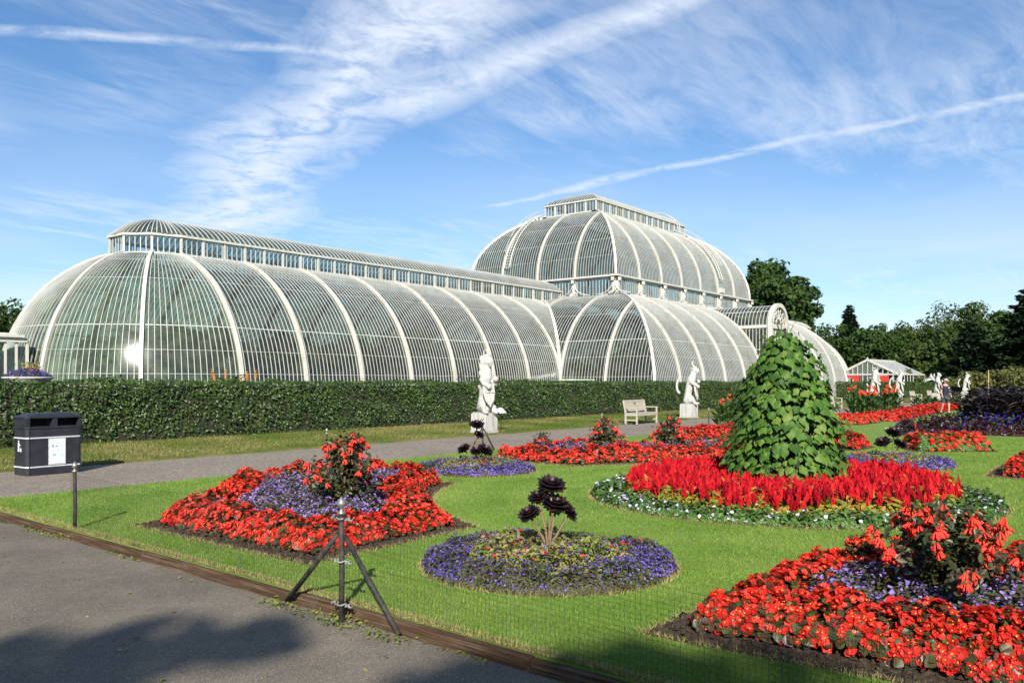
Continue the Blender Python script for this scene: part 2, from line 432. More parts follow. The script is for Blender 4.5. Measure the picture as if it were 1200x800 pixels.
    M['stone'] = plain('plinth_stone', (.40, .38, .33), (.28, .26, .22), .85, 3, bstr=.4)
    M['statue'] = plain('statue_stone', (.58, .57, .53), (.33, .31, .27), .85, 5.0, bstr=.35, bscale=30)
    m, N = new_mat('statue_stone'); p = obj_pos(N)
    mp = N.add('ShaderNodeMapping'); N.put(mp.inputs[0], p); mp.inputs['Scale'].default_value = (9, 9, 1.6)
    st = N.noise(mp.outputs[0], 1.0, 6, .65); bl = N.noise(p, 7, 6, .7)
    col = N.mix(N.maprange(st, .48, .70, 0, .7), (.46, .45, .42), (.24, .23, .20))
    col = N.mix(N.maprange(bl, .56, .70, 0, .6), col, (.34, .33, .24))
    b = bsdf(N, col, .85, 0, .2, N.noise(p, 26, 6, .7), .6, .02); N.l.new(b.outputs[0], N.out.inputs[0]); M['statue'] = m
    M['black'] = plain('black_bin_plastic', (.018, .020, .026), (.028, .030, .038), .38, 5, bstr=.08)
    M['silver'] = plain('pale_trim', (.55, .56, .58), (.42, .43, .45), .4, 8)
    M['sign'] = plain('sign_white', (.78, .80, .80), (.68, .72, .74), .5, 4, bstr=.02)
    M['sign_blue'] = plain('sign_blue_print', (.06, .30, .48), (.10, .38, .55), .5)
    M['sign_pale'] = plain('sign_pale_print', (.45, .68, .78), (.55, .74, .80), .5)
    M['dark'] = plain('recess_shade_and_black', (.006, .006, .007), None, .8)  # slot shade put into the colour; also plain black shoes and stakes
    M['postwood'] = plain('black_painted_wood', (.012, .011, .010), (.055, .050, .042), .7, 14, bstr=.6, bscale=60)
    M['finial'] = plain('finial_metal', (.42, .40, .34), (.22, .21, .19), .35, 12, metal=.7)
    M['wire'] = plain('galvanised_wire', (.035, .035, .035), (.06, .06, .058), .5, 10, metal=.4)
    M['knot'] = plain('white_twine', (.26, .26, .25), (.10, .10, .10), .8, 30, bstr=.6)
    M['bark'] = plain('bark', (.10, .075, .052), (.045, .034, .026), .9, 4, bstr=.9, bscale=14, bdist=.05)
    M['stem'] = plain('pale_stem', (.22, .15, .085), (.13, .09, .05), .8, 12)
    M['greenstem'] = plain('green_stem', (.07, .13, .03), (.10, .10, .04), .7, 8)
    M['darkstem'] = plain('dark_red_stem', (.09, .035, .025), (.05, .05, .02), .7, 8)
    M['core'] = plain('inner_shade', (.020, .026, .012), (.034, .030, .018), .95, 6)  # shade deep in the hedge and cone, put into a near-black colour
    M['cabinet'] = plain('cabinet_pale_green', (.50, .58, .44), (.42, .50, .38), .6, 3)
    M['red_fabric'] = plain('red_awning', (.55, .035, .02), (.42, .03, .02), .8, 3)
    M['cane'] = plain('bamboo_cane', (.52, .38, .16), (.38, .28, .12), .7, 10)
    M['skin'] = plain('skin', (.46, .27, .19), (.40, .22, .15), .55, 20)
    M['navy'] = plain('navy_cloth', (.012, .016, .032), (.020, .024, .042), .85, 14)
    M['grey_cloth'] = plain('dark_grey_cloth', (.045, .050, .062), (.06, .065, .08), .85, 14)
    M['cap'] = plain('stone_cap_cloth', (.42, .40, .38), (.34, .32, .30), .85, 14)
    M['hair'] = plain('dark_hair', (.02, .014, .01), None, .6)
    # foliage and flowers
    M['hedge'] = leafy('hedge_leaves', [(.012, .032, .006), (.026, .060, .010), (.058, .105, .018), (.10, .15, .035)], .12, .45, .45, 1.2)
    M['tree_a'] = leafy('broadleaf_dark', [(.018, .042, .010), (.035, .070, .014), (.062, .105, .022)], .18, .6, .2, .25)
    M['tree_b'] = leafy('broadleaf_mid', [(.024, .048, .010), (.048, .082, .017), (.082, .115, .028)], .2, .6, .2, .25)
    M['tree_c'] = leafy('conifer_needles', [(.010, .026, .012), (.020, .042, .018), (.036, .060, .026)], .08, .6, .2, .3)
    M['tree_d'] = leafy('olive_scrub', [(.07, .085, .025), (.12, .13, .04), (.17, .16, .055)], .2, .6, .2, .3)
    M['palm'] = leafy('palm_fronds', [(.045, .095, .015), (.10, .175, .03), (.21, .29, .065)], .32, .55, .15)
    M['begleaf'] = leafy('begonia_leaves', [(.030, .045, .012), (.060, .050, .018), (.075, .030, .018), (.06, .10, .025)], .2, .4, .4)
    M['begred'] = leafy('begonia_petals', [(.38, .010, .006), (.54, .020, .012), (.64, .038, .022), (.70, .10, .065)], .2, .5, .2, 3)
    M['eye'] = leafy('stamens', [(.75, .42, .03), (.85, .6, .08)], 0, .6, .2)
    M['lobelia'] = leafy('violet_petals', [(.075, .045, .30), (.115, .075, .38), (.19, .135, .44), (.28, .22, .48)], .2, .5, .2, 2)
    M['helio'] = leafy('purple_petals', [(.20, .13, .38), (.27, .18, .46), (.38, .29, .54)], .2, .5, .2, 3)
    M['lobleaf'] = leafy('lobelia_leaves', [(.05, .085, .02), (.08, .095, .03), (.085, .065, .04), (.11, .15, .05)], .2, .55, .25, 3)
    M['limeleaf'] = leafy('lime_bedding_leaves', [(.08, .13, .02), (.15, .21, .03), (.26, .29, .06), (.34, .20, .12), (.11, .17, .03)], .25, .5, .25, 4)
    M['celosia'] = leafy('celosia_plumes', [(.24, .003, .010), (.38, .006, .014), (.50, .010, .018), (.56, .022, .022)], .15, .75, .1)
    M['celleaf'] = leafy('celosia_leaves', [(.16, .20, .025), (.30, .28, .035), (.34, .17, .03), (.12, .16, .02)], .25, .5, .25)
    M['impleaf'] = leafy('bedding_green_leaves', [(.035, .085, .016), (.065, .135, .026), (.11, .19, .045)], .2, .45, .35, 3)
    M['white'] = leafy('white_petals', [(.42, .38, .62), (.62, .60, .70), (.72, .72, .72)], .2, .6, .2)
    M['heart'] = leafy('heart_leaves', [(.030, .080, .010), (.052, .125, .015), (.080, .165, .021), (.125, .195, .032)], .22, .55, .28)
    M['fucleaf'] = leafy('fuchsia_leaves', [(.022, .034, .012), (.045, .060, .020), (.070, .045, .025), (.085, .10, .03)], .18, .42, .4)
    M['fucred'] = leafy('fuchsia_tubes', [(.70, .030, .016), (.82, .055, .032), (.88, .10, .06)], .15, .45, .3)
    M['aeon'] = leafy('black_rosette', [(.008, .004, .006), (.018, .008, .010), (.045, .018, .018)], 0, .48, .35)
    M['darkpurple'] = leafy('maroon_leaves', [(.018, .006, .010), (.040, .012, .018), (.075, .025, .030)], .12, .42, .4)
    M['darkblack'] = leafy('black_purple_leaves', [(.010, .010, .012), (.028, .022, .026), (.060, .045, .050), (.13, .12, .12)], .1, .32, .5)
    M['salvia'] = leafy('deep_blue_flowers', [(.03, .02, .22), (.06, .035, .36), (.10, .06, .45)], .15, .5, .2)
    M['cannaleaf'] = leafy('canna_leaves', [(.030, .075, .018), (.055, .12, .028), (.09, .16, .045)], .25, .4, .4)
    M['cannared'] = leafy('canna_flowers', [(.75, .05, .015), (.85, .10, .03)], .2, .5, .2)
    M['orange'] = leafy('orange_flowers', [(.60, .20, .03), (.65, .30, .08)], .2, .5, .2)
    M['blade'] = leafy('grass_blades', [(.098, .182, .022), (.148, .250, .034), (.205, .320, .054), (.32, .36, .11)], .3, .6, .15, .8)
    M['dryblade'] = leafy('dry_grass_blades', [(.20, .19, .06), (.33, .28, .11), (.42, .36, .17), (.14, .18, .03)], .2, .7, .15)
    M['vergeblade'] = leafy('verge_blades', [(.06, .11, .014), (.10, .14, .022), (.16, .17, .045), (.26, .22, .09)], .2, .7, .15)
    M['weed'] = leafy('weed_leaves', [(.12, .16, .03), (.22, .24, .06), (.08, .13, .02)], .25, .5, .2)
mk_materials()

# ------------------------------------------------------------------ setting: ground, road, path, lawns
def edge_x(y): return 3.88 + 0.048*y            # the timber-edged line between tarmac and lawn
def sheet(name, poly, z0, z1, mat):
    o = G().prism(poly, z0, z1).obj(name, mat); o['kind'] = 'structure'; return o
sheet('ground', [(-3000, -3000), (3000, -3000), (3000, 3000), (-3000, 3000)], -0.6, -0.12, M['ground'])
sheet('road', [(-60, -80), (edge_x(-80), -80), (edge_x(12.9), 12.9), (edge_x(12.9), 17), (-60, 17)], -0.20, -0.075, M['tarmac'])
sheet('path', [(edge_x(12.9)+.002, 12.85), (140, 12.85), (140, 16.95), (edge_x(12.9)+.002, 16.95)], -0.20, -0.035, M['gravel'])
sheet('lawn', [(edge_x(-60)+.03, -60), (140, -60), (140, 12.9), (edge_x(12.9)+.03, 12.9)], -0.18, 0.0, M['lawn'])
sheet('verge', [(-60, 16.9), (140, 16.9), (140, 26.0), (-60, 26.0)], -0.18, 0.0, M['verge'])

def edging():
    t = thing('timber_edging', (0, 0, 0), 0, 'low weathered brown timber edging boards between tarmac and lawn', 'edging')
    y = -9.0; i = 0
    g = G().box((0, 1.2, 0), (.05, 2.392, .082)); me = g.mesh('plank', M['timber'], bevel=.006)
    g2 = G().box((0, 1.2, 0), (.042, 2.38, .035)); me2 = g2.mesh('batten', M['timber'], bevel=.006)
    while y < 12.6:
        a = math.atan2(0.048, 1)
        inst(me, 'plank', t, (edge_x(y), y, -.048 + R.uniform(-.005, .005)), (R.uniform(-.004, .004), R.uniform(-.05, .05), -a + R.uniform(-.004, .004)))
        inst(me2, 'batten', t, (edge_x(y)-.052, y+.01, -.078 + R.uniform(-.004, .004)), (0, R.uniform(-.08, .08), -a))
        y += 2.4*math.cos(a)
edging()

# ------------------------------------------------------------------ the glasshouse
BAY = 3.81; RAD = 7.62; BASE = 0.9
WX0 = 24.2; WY0 = 35.3; WYC = WY0 + RAD            # wing: start of straight part, front, axis
CX0 = WX0 + 7*BAY; CX1 = CX0 + 11*BAY               # central block
CY0 = WYC - 4*BAY; CY1 = WYC + 4*BAY
def arc_prof(rad, z0, lo, hi, n):
    a0 = math.acos(max(-1, 1-lo/rad)); a1 = math.acos(max(-1, 1-hi/rad))
    return [(rad*(1-math.cos(a0+(a1-a0)*i/n)), z0+rad*math.sin(a0+(a1-a0)*i/n)) for i in range(n+1)]
def frame_mtx(o, a, b):
    return Matrix(((a[0], b[0], 0, o[0]), (a[1], b[1], 0, o[1]), (0, 0, 1, 0), (0, 0, 0, 1)))
def sweep_bar(g, P, nrm, w, d, side):
    """bar of width w and depth d along points P; nrm outward, side = direction across"""
    V = []; k = len(P); side = Vector(side)
    for q, n in zip(P, nrm):
        q = Vector(q); n = Vector(n)
        for sx, sd in ((-1, -1), (1, -1), (1, 1), (-1, 1)): V.append(q + side*(sx*w/2) + n*(sd*d/2))
    F = [(i*4+j, i*4+(j+1) % 4, (i+1)*4+(j+1) % 4, (i+1)*4+j) for i in range(k-1) for j in range(4)]
    F += [(3, 2, 1, 0), ((k-1)*4, (k-1)*4+1, (k-1)*4+2, (k-1)*4+3)]
    g.add(V, F)
def bar_on_arc(g, s, rad, z0, lo, hi, n, w, d, raise_=0.0):
    if hi-lo < 0.06: return
    P = []; Q = []
    for off, z in arc_prof(rad, z0, lo, hi, n):
        nn = Vector((0, -(rad-off)/rad, (z-z0)/rad))
        P.append(Vector((s, off, z)) + nn*raise_); Q.append(nn)
    sweep_bar(g, P, Q, w, d, (1, 0, 0))
def glass_on_arc(g, s0, s1, rad, z0, lo, hi, ns, nz):
    """curved sheet; lo/hi functions of s"""
    V = []
    for i in range(ns+1):
        s = s0+(s1-s0)*i/ns
        for off, z in arc_prof(rad, z0, lo(s), max(hi(s), lo(s)+.001), nz): V.append((s, off, z))
    F = [(i*(nz+1)+j, (i+1)*(nz+1)+j, (i+1)*(nz+1)+j+1, i*(nz+1)+j+1) for i in range(ns) for j in range(nz)]
    g.add(V, F)
_bay_cache = {}
def curved_bay(parent, mtx, s0, s1, rad, z0, lo, hi, panes, key, purl, n=14):
    """one bay between two ribs: a curved glass sheet, its white glazing bars and cross bars. Local x along, y inwards."""
    if key not in _bay_cache:
        g = G(); flat = abs(lo(s0)-lo(s1)) < 1e-6 and abs(hi(s0)-hi(s1)) < 1e-6
        glass_on_arc(g, s0, s1, rad, z0, lo, hi, 1 if flat else 8, n); gm = g.mesh('glass_panel', M['glass'], True)
        b = G()
        for k in range(1, panes):
            s = s0+(s1-s0)*k/panes
            bar_on_arc(b, s, rad, z0, lo(s), hi(s), n, .026, .040, .012)
        for zz, th in purl:
            off = rad - math.sqrt(max(rad*rad-(zz-z0)**2, 0))
            seg = [s0+(s1-s0)*i/panes for i in range(panes+1) if lo(s0+(s1-s0)*i/panes) <= off <= hi(s0+(s1-s0)*i/panes)]
            if len(seg) > 1:
                nn = Vector((0, -(rad-off)/rad, (zz-z0)/rad))
                sweep_bar(b, [Vector((seg[0], off, zz))-nn*.01, Vector((seg[-1], off, zz))-nn*.01], [nn, nn], th, .04, (nn.cross(Vector((1, 0, 0)))))
        _bay_cache[key] = (gm, b.mesh('glazing_bars', M['bar']))
    gm, bm_ = _bay_cache[key]
    inst(gm, 'glass_panel', parent, mtx=mtx)
    o = inst(bm_, 'glazing_bars', parent, mtx=mtx); o['kind'] = 'stuff'
def rib(parent, mtx, s, rad, z0, lo, hi, w=.17, d=.22, key=None):
    g = G(); bar_on_arc(g, s, rad, z0, lo, hi, 20, w, d, .03); g.obj('rib', M['paint'], parent, mtx=mtx)

PURL_W = [(2.0, .018), (3.1, .018), (4.25, .045), (6.6, .022), (7.7, .03)]
PURL_C = [(2.0, .018), (3.4, .018), (4.6, .045), (6.6, .022)]
house = thing('palm_house', (WX0, WYC, 0), 0, 'huge white Victorian glasshouse with curved ribs, domed centre and long rounded wing', 'glasshouse')
house_off = Matrix.Translation((-WX0, -WYC, 0))
LANT_W = 2.3; LANT_OFF = RAD-LANT_W

def window_band(parent_glass, parent_bars, pts, z0, z1, panes, post_every, mtx, post_w=.14, closed=False):
    """vertical glazed band along a polyline: clear glass sheets, mullions, sill and eave"""
    g = G(); b = G(); rail = G()
    for i in range(len(pts)-1):
        a = Vector((*pts[i], 0)); c = Vector((*pts[i+1], 0)); d = c-a; L = d.length
        g.add([a+Vector((0, 0, z0)), c+Vector((0, 0, z0)), c+Vector((0, 0, z1)), a+Vector((0, 0, z1))], [(0, 1, 2, 3)])
        k = max(1, round(L/panes))
        for j in range(1, k):
            q = a+d*(j/k); b.bar(q+Vector((0, 0, z0)), q+Vector((0, 0, z1)), .04, .05, up=d)
        kp = max(1, round(L/post_every))
        for j in range(kp+1):
            if j == 0 and i > 0: continue
            q = a+d*(j/kp); pw = G(); pw.bar(q+Vector((0, 0, z0)), q+Vector((0, 0, z1)), post_w, post_w*.9, up=d)
            inst(pw.mesh('window_post', M['paint']), 'window_post', parent_bars, mtx=mtx)
        e = d.normalized()*.06
        rail.bar(a+Vector((0, 0, z0))-e, c+Vector((0, 0, z0))+e, .22, .10)
        rail.bar(a+Vector((0, 0, z1))-e, c+Vector((0, 0, z1))+e, .26, .12)
    inst(g.mesh('lantern_glass', M['glass_clear']), 'lantern_glass', parent_glass, mtx=mtx)
    o = inst(b.mesh('mullions', M['bar']), 'mullions', parent_bars, mtx=mtx); o['kind'] = 'stuff'
    inst(rail.mesh('sill_and_eave', M['paint']), 'sill_and_eave', parent_bars, mtx=mtx)

def wing(sgn):
    """a wing whose straight part runs 7 bays from the centre and ends in a half dome"""
    # local frame: x from the dome end towards the centre, y inwards from the front; far wing is the same turned round
    if sgn > 0: O, ax, ay = (WX0, WY0), (1, 0), (0, 1)
    else: O, ax, ay = (CX1+7*BAY, 2*WYC-WY0), (-1, 0), (0, -1)
    # plinth wall is the part that carries the rest
    arcp = [(-RAD*math.sin(t), RAD-RAD*math.cos(t)) for t in [PI*i/30 for i in range(31)]]
    pl = G()
    outer = [(7*BAY, -.12)] + [(x*1.016, RAD+(y-RAD)*1.016) for x, y in arcp] + [(7*BAY, 2*RAD+.12)]
    inner = [(x*.97, RAD+(y-RAD)*.97) for x, y in outer]
    n = len(outer)
    V = [(x, y, z) for z in (-.1, BASE) for x, y in outer] + [(x, y, z) for z in (-.1, BASE) for x, y in inner]
    F = []
    for i in range(n-1):
        F += [(i+1, i, n+i, n+i+1), (n+i+1, n+i, 3*n+i, 3*n+i+1), (2*n+i, 2*n+i+1, 3*n+i+1, 3*n+i)]
    pl.add(V, F)
    base = frame_mtx(O, ax, ay)
    w = inst(pl.mesh('wing', M['stone']), 'wing', house, mtx=house_off @ base)
    I = Matrix.Identity(4)
    full_lo = lambda s: 0.0; full_hi = lambda s: LANT_OFF
    back = frame_mtx((0, 2*RAD), (1, 0), (0, -1))     # rear slope; mirrored frame is fine for symmetric bays
    back = frame_mtx((7*BAY, 2*RAD), (-1, 0), (0, -1))
    for k in range(7):
        curved_bay(w, Matrix.Translation((k*BAY, 0, 0)), 0, BAY, RAD, BASE, full_lo, full_hi, 15, 'wing', PURL_W)
        curved_bay(w, back @ Matrix.Translation((k*BAY, 0, 0)), 0, BAY, RAD, BASE, full_lo, full_hi, 15, 'wing', PURL_W)
    for k in range(8):
        rib(w, I, k*BAY, RAD, BASE, 0, LANT_OFF); rib(w, back, k*BAY, RAD, BASE, 0, LANT_OFF)
    # where the barrel runs on into the central block, cut back along the valley
    for s0 in (0, BAY):
        lo = lambda s: min(max(s, 0), LANT_OFF); 
        curved_bay(w, Matrix.Translation((7*BAY, 0, 0)), s0, s0+BAY, RAD, BASE, lo, full_hi, 15, ('wv', s0), PURL_W)
        lo2 = lambda s: min(max(-s, 0), LANT_OFF)
        curved_bay(w, back, -s0-BAY, -s0, RAD, BASE, lo2, full_hi, 15, ('wv2', s0), PURL_W)
    rib(w, Matrix.Translation((7*BAY, 0, 0)), BAY, RAD, BASE, BAY, LANT_OFF)
    for m in (Matrix.Identity(4), Matrix(((1, 0, 0, 0), (0, -1, 0, 2*RAD), (0, 0, 1, 0), (0, 0, 0, 1)))):   # valley ribs
        P = []; Q = []
        for off, z in arc_prof(RAD, BASE, 0, LANT_OFF, 16):
            P.append(Vector((7*BAY+off, off, z+.05))); Q.append(Vector((-.5, -.5, .7)).normalized())
        g = G(); sweep_bar(g, P, Q, .22, .2, Vector((.7, -.7, 0))); 
        inst(g.mesh('valley_rib', M['paint']), 'valley_rib', w, mtx=m)
    # half-dome end, five sectors
    def dome_pt(phi, off, z, raise_=0.0, rr=None):
        rho = RAD-off
        nx = rho/RAD; nz = (z-BASE)/RAD
        return Vector((-(rho+nx*raise_)*math.sin(phi)*(.95+.05*off/LANT_OFF), RAD-(rho+nx*raise_)*math.cos(phi), z+nz*raise_)), Vector((-nx*math.sin(phi), -nx*math.cos(phi), nz))
    prof = arc_prof(RAD, BASE, 0, LANT_OFF, 16)
    for k in range(5):
        p0 = PI*k/5; p1 = PI*(k+1)/5
        g = G(); V = [dome_pt(p0+(p1-p0)*i/8, off, z)[0] for i in range(9) for off, z in prof]
        m_ = len(prof)
        g.add(V, [(i*m_+j, (i+1)*m_+j, (i+1)*m_+j+1, i*m_+j+1) for i in range(8) for j in range(m_-1)])
        g.obj('glass_panel', M['glass_end'], w, smooth=True)
        b = G()
        for j in range(1, 16):
            ph = p0+(p1-p0)*j/16
            pq = [dome_pt(ph, off, z, .02) for off, z in prof]
            sweep_bar(b, [q[0] for q in pq], [q[1] for q in pq], .028, .042, (math.cos(ph), -math.sin(ph), 0))
        for zz, th in PURL_W:
            off = RAD-math.sqrt(RAD**2-(zz-BASE)**2)
            pq = [dome_pt(p0+(p1-p0)*i/8, off, zz, -.01) for i in range(9)]
            for i in range(8):
                sd = pq[i][1].cross(pq[i+1][0]-pq[i][0]).normalized()
                sweep_bar(b, [pq[i][0], pq[i+1][0]], [pq[i][1], pq[i+1][1]], th, .04, sd)
        o = b.obj('glazing_bars', M['bar'], w); o['kind'] = 'stuff'
    for k in range(1, 5):
        ph = PI*k/5; pq = [dome_pt(ph, off, z, .03) for off, z in prof]
        g = G(); sweep_bar(g, [q[0] for q in pq], [q[1] for q in pq], .17, .22, (math.cos(ph), -math.sin(ph), 0)); g.obj('rib', M['paint'], w)
    # roof lantern: glazed band and low curved roof with a rounded end
    z_s = arc_prof(RAD, BASE, 0, LANT_OFF, 2)[-1][1] + .02; z_e = z_s + .95
    xe = 7*BAY + 2*BAY
    cap = [(-LANT_W*math.sin(PI*i/5), RAD-LANT_W*math.cos(PI*i/5)) for i in range(6)]
    band = [(xe, RAD-LANT_W)] + cap + [(xe, RAD+LANT_W)]
    window_band(w, w, band, z_s, z_e, .30, 1.27, I, .12)
    rise = 1.0; hw = LANT_W+.08
    Rl = (hw*hw+rise*rise)/(2*rise); zc = z_e+.06+rise-Rl; a1 = math.asin(hw/Rl)
    def roof_pt(x, t): return Vector((x, RAD+Rl*math.sin(t), zc+Rl*math.cos(t)))
    g = G(); ts = [-a1+2*a1*i/12 for i in range(13)]
    V = [roof_pt(x, t) for x in (0, xe) for t in ts]; g.add(V, [(i, i+1, 13+i+1, 13+i) for i in range(12)])
    vv = [(Vector((-Rl*math.sin(t)*math.sin(PI*j/10), RAD-Rl*math.sin(t)*math.cos(PI*j/10), zc+Rl*math.cos(t)))) for j in range(11) for t in [a1*i/6 for i in range(7)]]
    g.add(vv, [(j*7+i, j*7+i+1, (j+1)*7+i+1, (j+1)*7+i) for j in range(10) for i in range(6)])
    lr = g.obj('lantern_roof', M['glass'], w, smooth=True)
    b = G(); x = 0.0
    while x < xe:
        sweep_bar(b, [roof_pt(x, t) for t in ts], [Vector((0, math.sin(t), math.cos(t))) for t in ts], .045, .06, (1, 0, 0)); x += .32
    for j in range(31):
        ph = PI*j/30; tt = [a1*i/6 for i in range(1, 7)]
        sweep_bar(b, [Vector((-Rl*math.sin(t)*math.sin(ph), RAD-Rl*math.sin(t)*math.cos(ph), zc+Rl*math.cos(t))) for t in tt],
                  [Vector((-math.sin(t)*math.sin(ph), -math.sin(t)*math.cos(ph), math.cos(t))) for t in tt], .04, .06, (math.cos(ph), -math.sin(ph), 0))
    o = b.obj('glazing_bars', M['bar'], w); o['kind'] = 'stuff'
    # end porch with canted glazed walls
    pg = G(); pb = G(); hw = 1.9; x0 = -RAD-3.3; zt = 3.5
    walls = [((-RAD+.3, RAD-hw), (x0, RAD-hw)), ((x0, RAD-hw), (x0, RAD+hw)), ((x0, RAD+hw), (-RAD+.3, RAD+hw))]
    for a, c in walls:
        a = Vector((*a, 0)); c = Vector((*c, 0)); d = c-a
        pg.add([a+Vector((0, 0, .5)), c+Vector((0, 0, .5)), c+Vector((0, 0, zt)), a+Vector((0, 0, zt))], [(0, 1, 2, 3)])
        k = max(2, round(d.length/.45))
        for j in range(k+1):
            q = a+d*(j/k); pb.bar(q, q+Vector((0, 0, zt)), .13 if j in (0, k) else .06, .1, up=d)
        pb.bar(a+Vector((0, 0, .5)), c+Vector((0, 0, .5)), .1, .12); pb.bar(a+Vector((0, 0, zt)), c+Vector((0, 0, zt)), .22, .2)
    pg.obj('porch_glass', M['glass_clear'], w); pb.obj('porch_frame', M['paint'], w)
    pr = G().box(((x0-RAD)/2-.1, RAD, zt+.17), (3.7, 2*hw+.5, .12)); pr.box(((x0-RAD)/2-.1, RAD, zt+.27), (3.3, 2*hw, .08)); pr.obj('porch_roof', M['paint'], w)
    return w
wing(1); wing(-1)

def central():
    base = frame_mtx((CX0, CY0), (1, 0), (0, 1))
    L = CX1-CX0; B = CY1-CY0; I = Matrix.Identity(4)
    pl = G(); t = .35
    for a, b_, in (((0, 0), (L, 0)), ((0, B), (L, B)), ((0, 0), (0, RAD)), ((0, B-RAD), (0, B)), ((L, 0), (L, RAD)), ((L, B-RAD), (L, B))):
        cx, cy_ = (a[0]+b_[0])/2, (a[1]+b_[1])/2
        dx = abs(a[0]-b_[0])+(t if abs(a[0]-b_[0]) > 0 else 0) or t; dy = abs(a[1]-b_[1])-(t+.01 if abs(a[1]-b_[1]) > 0 else 0) if abs(a[1]-b_[1]) > 0 else t
        pl.box((cx, cy_, BASE/2-.05), (dx, dy, BASE+.1))
    c = inst(pl.mesh('central_block', M['stone']), 'central_block', house, mtx=house_off @ base)
    front = I; rear = frame_mtx((L, B), (-1, 0), (0, -1))
    near = frame_mtx((0, B), (0, -1), (1, 0)); far = frame_mtx((L, 0), (0, 1), (-1, 0))
    def face(fr, length, bays, rad, z0, hi_max, purl, tag_, skip=()):
        hi = lambda s: max(min(hi_max, s, length-s), 0); lo = lambda s: 0.0
        for k in bays:
            if k in skip: continue
            inner = k*BAY >= hi_max and (k+1)*BAY <= length-hi_max
            if inner:
                curved_bay(c, fr @ Matrix.Translation((k*BAY, 0, 0)), 0, BAY, rad, z0, lo, lambda s: hi_max, 15, (tag_, 'in'), purl)
            else:
                curved_bay(c, fr, k*BAY, (k+1)*BAY, rad, z0, lo, hi, 15, (tag_, length, k), purl)
        nb = round(length/BAY)
        for k in bays:
            if k > 0: rib(c, fr, k*BAY, rad, z0, 0, hi(k*BAY))
    # lower quarter-round aisle
    face(front, L, range(11), RAD, BASE, RAD, PURL_C, 'low', skip=(5,))
    face(rear, L, range(11), RAD, BASE, RAD, PURL_C, 'low')
    for fr in (near, far):
        hi = lambda s: max(min(RAD, s, B-s), 0); lo = lambda s: 0.0
        for k in (0, 1, 6, 7):
            curved_bay(c, fr, k*BAY, (k+1)*BAY, RAD, BASE, lo, hi, 15, ('end', k), PURL_C)
        lo2 = lambda s: min(max(min(s-RAD, B-RAD-s), 0), RAD-.01); hi2 = lambda s: RAD
        for k in (2, 3, 4, 5):
            curved_bay(c, fr, k*BAY, (k+1)*BAY, RAD, BASE, lo2, hi2, 15, ('endv', k), PURL_C)
        for s in (BAY, 2*BAY, B-2*BAY, B-BAY): rib(c, fr, s, RAD, BASE, 0, hi(s))
        for s in (3*BAY, 5*BAY): rib(c, fr, s, RAD, BASE, BAY, RAD)
    def hips(x0, x1, y0, y1, rad, z0, hi_max, mt=None):
        for sx, sy, X, Y in ((1, 1, x0, y0), (-1, 1, x1, y0), (1, -1, x0, y1), (-1, -1, x1, y1)):
            P = []; Q = []
            for off, z in arc_prof(rad, z0, 0, hi_max, 20):
                P.append(Vector((X+sx*(off-.05*(rad-off)/rad), Y+sy*(off-.05*(rad-off)/rad), z+.05)))
                Q.append(Vector((-sx*(rad-off)/rad, -sy*(rad-off)/rad, max((z-z0)/rad, .05))).normalized())
            g = G(); sweep_bar(g, P, Q, .19, .20, Vector((sx, -sy, 0)).normalized()); inst(g.mesh('hip_rib', M['paint']), 'hip_rib', c, mtx=mt or I)
    hips(0, L, 0, B, RAD, BASE, RAD)
    # clerestory band
    z1 = BASE+RAD+.02; z2 = z1+1.45
    q = [(RAD, RAD), (L-RAD, RAD), (L-RAD, B-RAD), (RAD, B-RAD), (RAD, RAD)]
    window_band(c, c, q, z1, z2, .30, BAY, I, .26)
    g = G()
    for i in range(4):
        a = Vector((*q[i], z2)); b_ = Vector((*q[i+1], z2)); e = (b_-a).normalized()*.4
        g.bar(a-e+Vector((0, 0, .13)), b_+e+Vector((0, 0, .13)), .62, .14)
    g.obj('gutter', M['paint'], c)
    # scroll brackets that stand on the lower roof and carry the gutter
    def bracket_mesh(double):
        g = G()
        g.bar((0, 0, 0), (0, 0, 1.42), .16, .2)
        g.bar((0, -.28, 1.28), (0, .1, 1.28), .2, .28)
        g.bar((0, -.24, .05), (0, -.24, .3), .2, .24)
        for s in ((-1, 1) if double else (1,)):
            P = [Vector((s*(1.5-1.42*math.cos(t)), -.06, 1.12-1.0*math.sin(t))) for t in [PI/2*i/9 for i in range(10)]]
            g.tube(P, .045, 5)
            rg = [Vector((s*(.24+.13*math.cos(t)), -.06, .22+.13*math.sin(t))) for t in [2*PI*i/10 for i in range(11)]]
            g.tube(rg, .035, 5)
            rg = [Vector((s*(1.05+.09*math.cos(t)), -.06, .15+.09*math.sin(t))) for t in [2*PI*i/8 for i in range(9)]]
            g.tube(rg, .03, 5)
        return g.mesh('scroll_bracket', M['paint'])
    br = bracket_mesh(True)
    for i in range(4):
        a = Vector((*q[i], 0)); b_ = Vector((*q[i+1], 0)); d = b_-a; k = round(d.length/BAY); ang = math.atan2(d.y, d.x)
        nn = Vector((d.y, -d.x, 0)).normalized()
        for j in range(0, k+1):
            if j in (0,) and i > 0: pass
            inst(br, 'scroll_bracket', c, tuple(a+d*(j/k)+nn*.22+Vector((0, 0, z1))), (0, 0, ang))
    # upper vault
    zu = z2+.22; UL = L-2*RAD; UB = B-2*RAD; HU = 4.9; VS = .90
    UPS = Matrix.Translation((0, 0, zu)) @ Matrix.Diagonal((1, 1, VS, 1)) @ Matrix.Translation((0, 0, -zu))
    up = lambda m: UPS @ Matrix.Translation((RAD, RAD, 0)) @ m
    PU = [(zu+1.8, .018), (zu+3.4, .022), (zu+5.2, .03)]
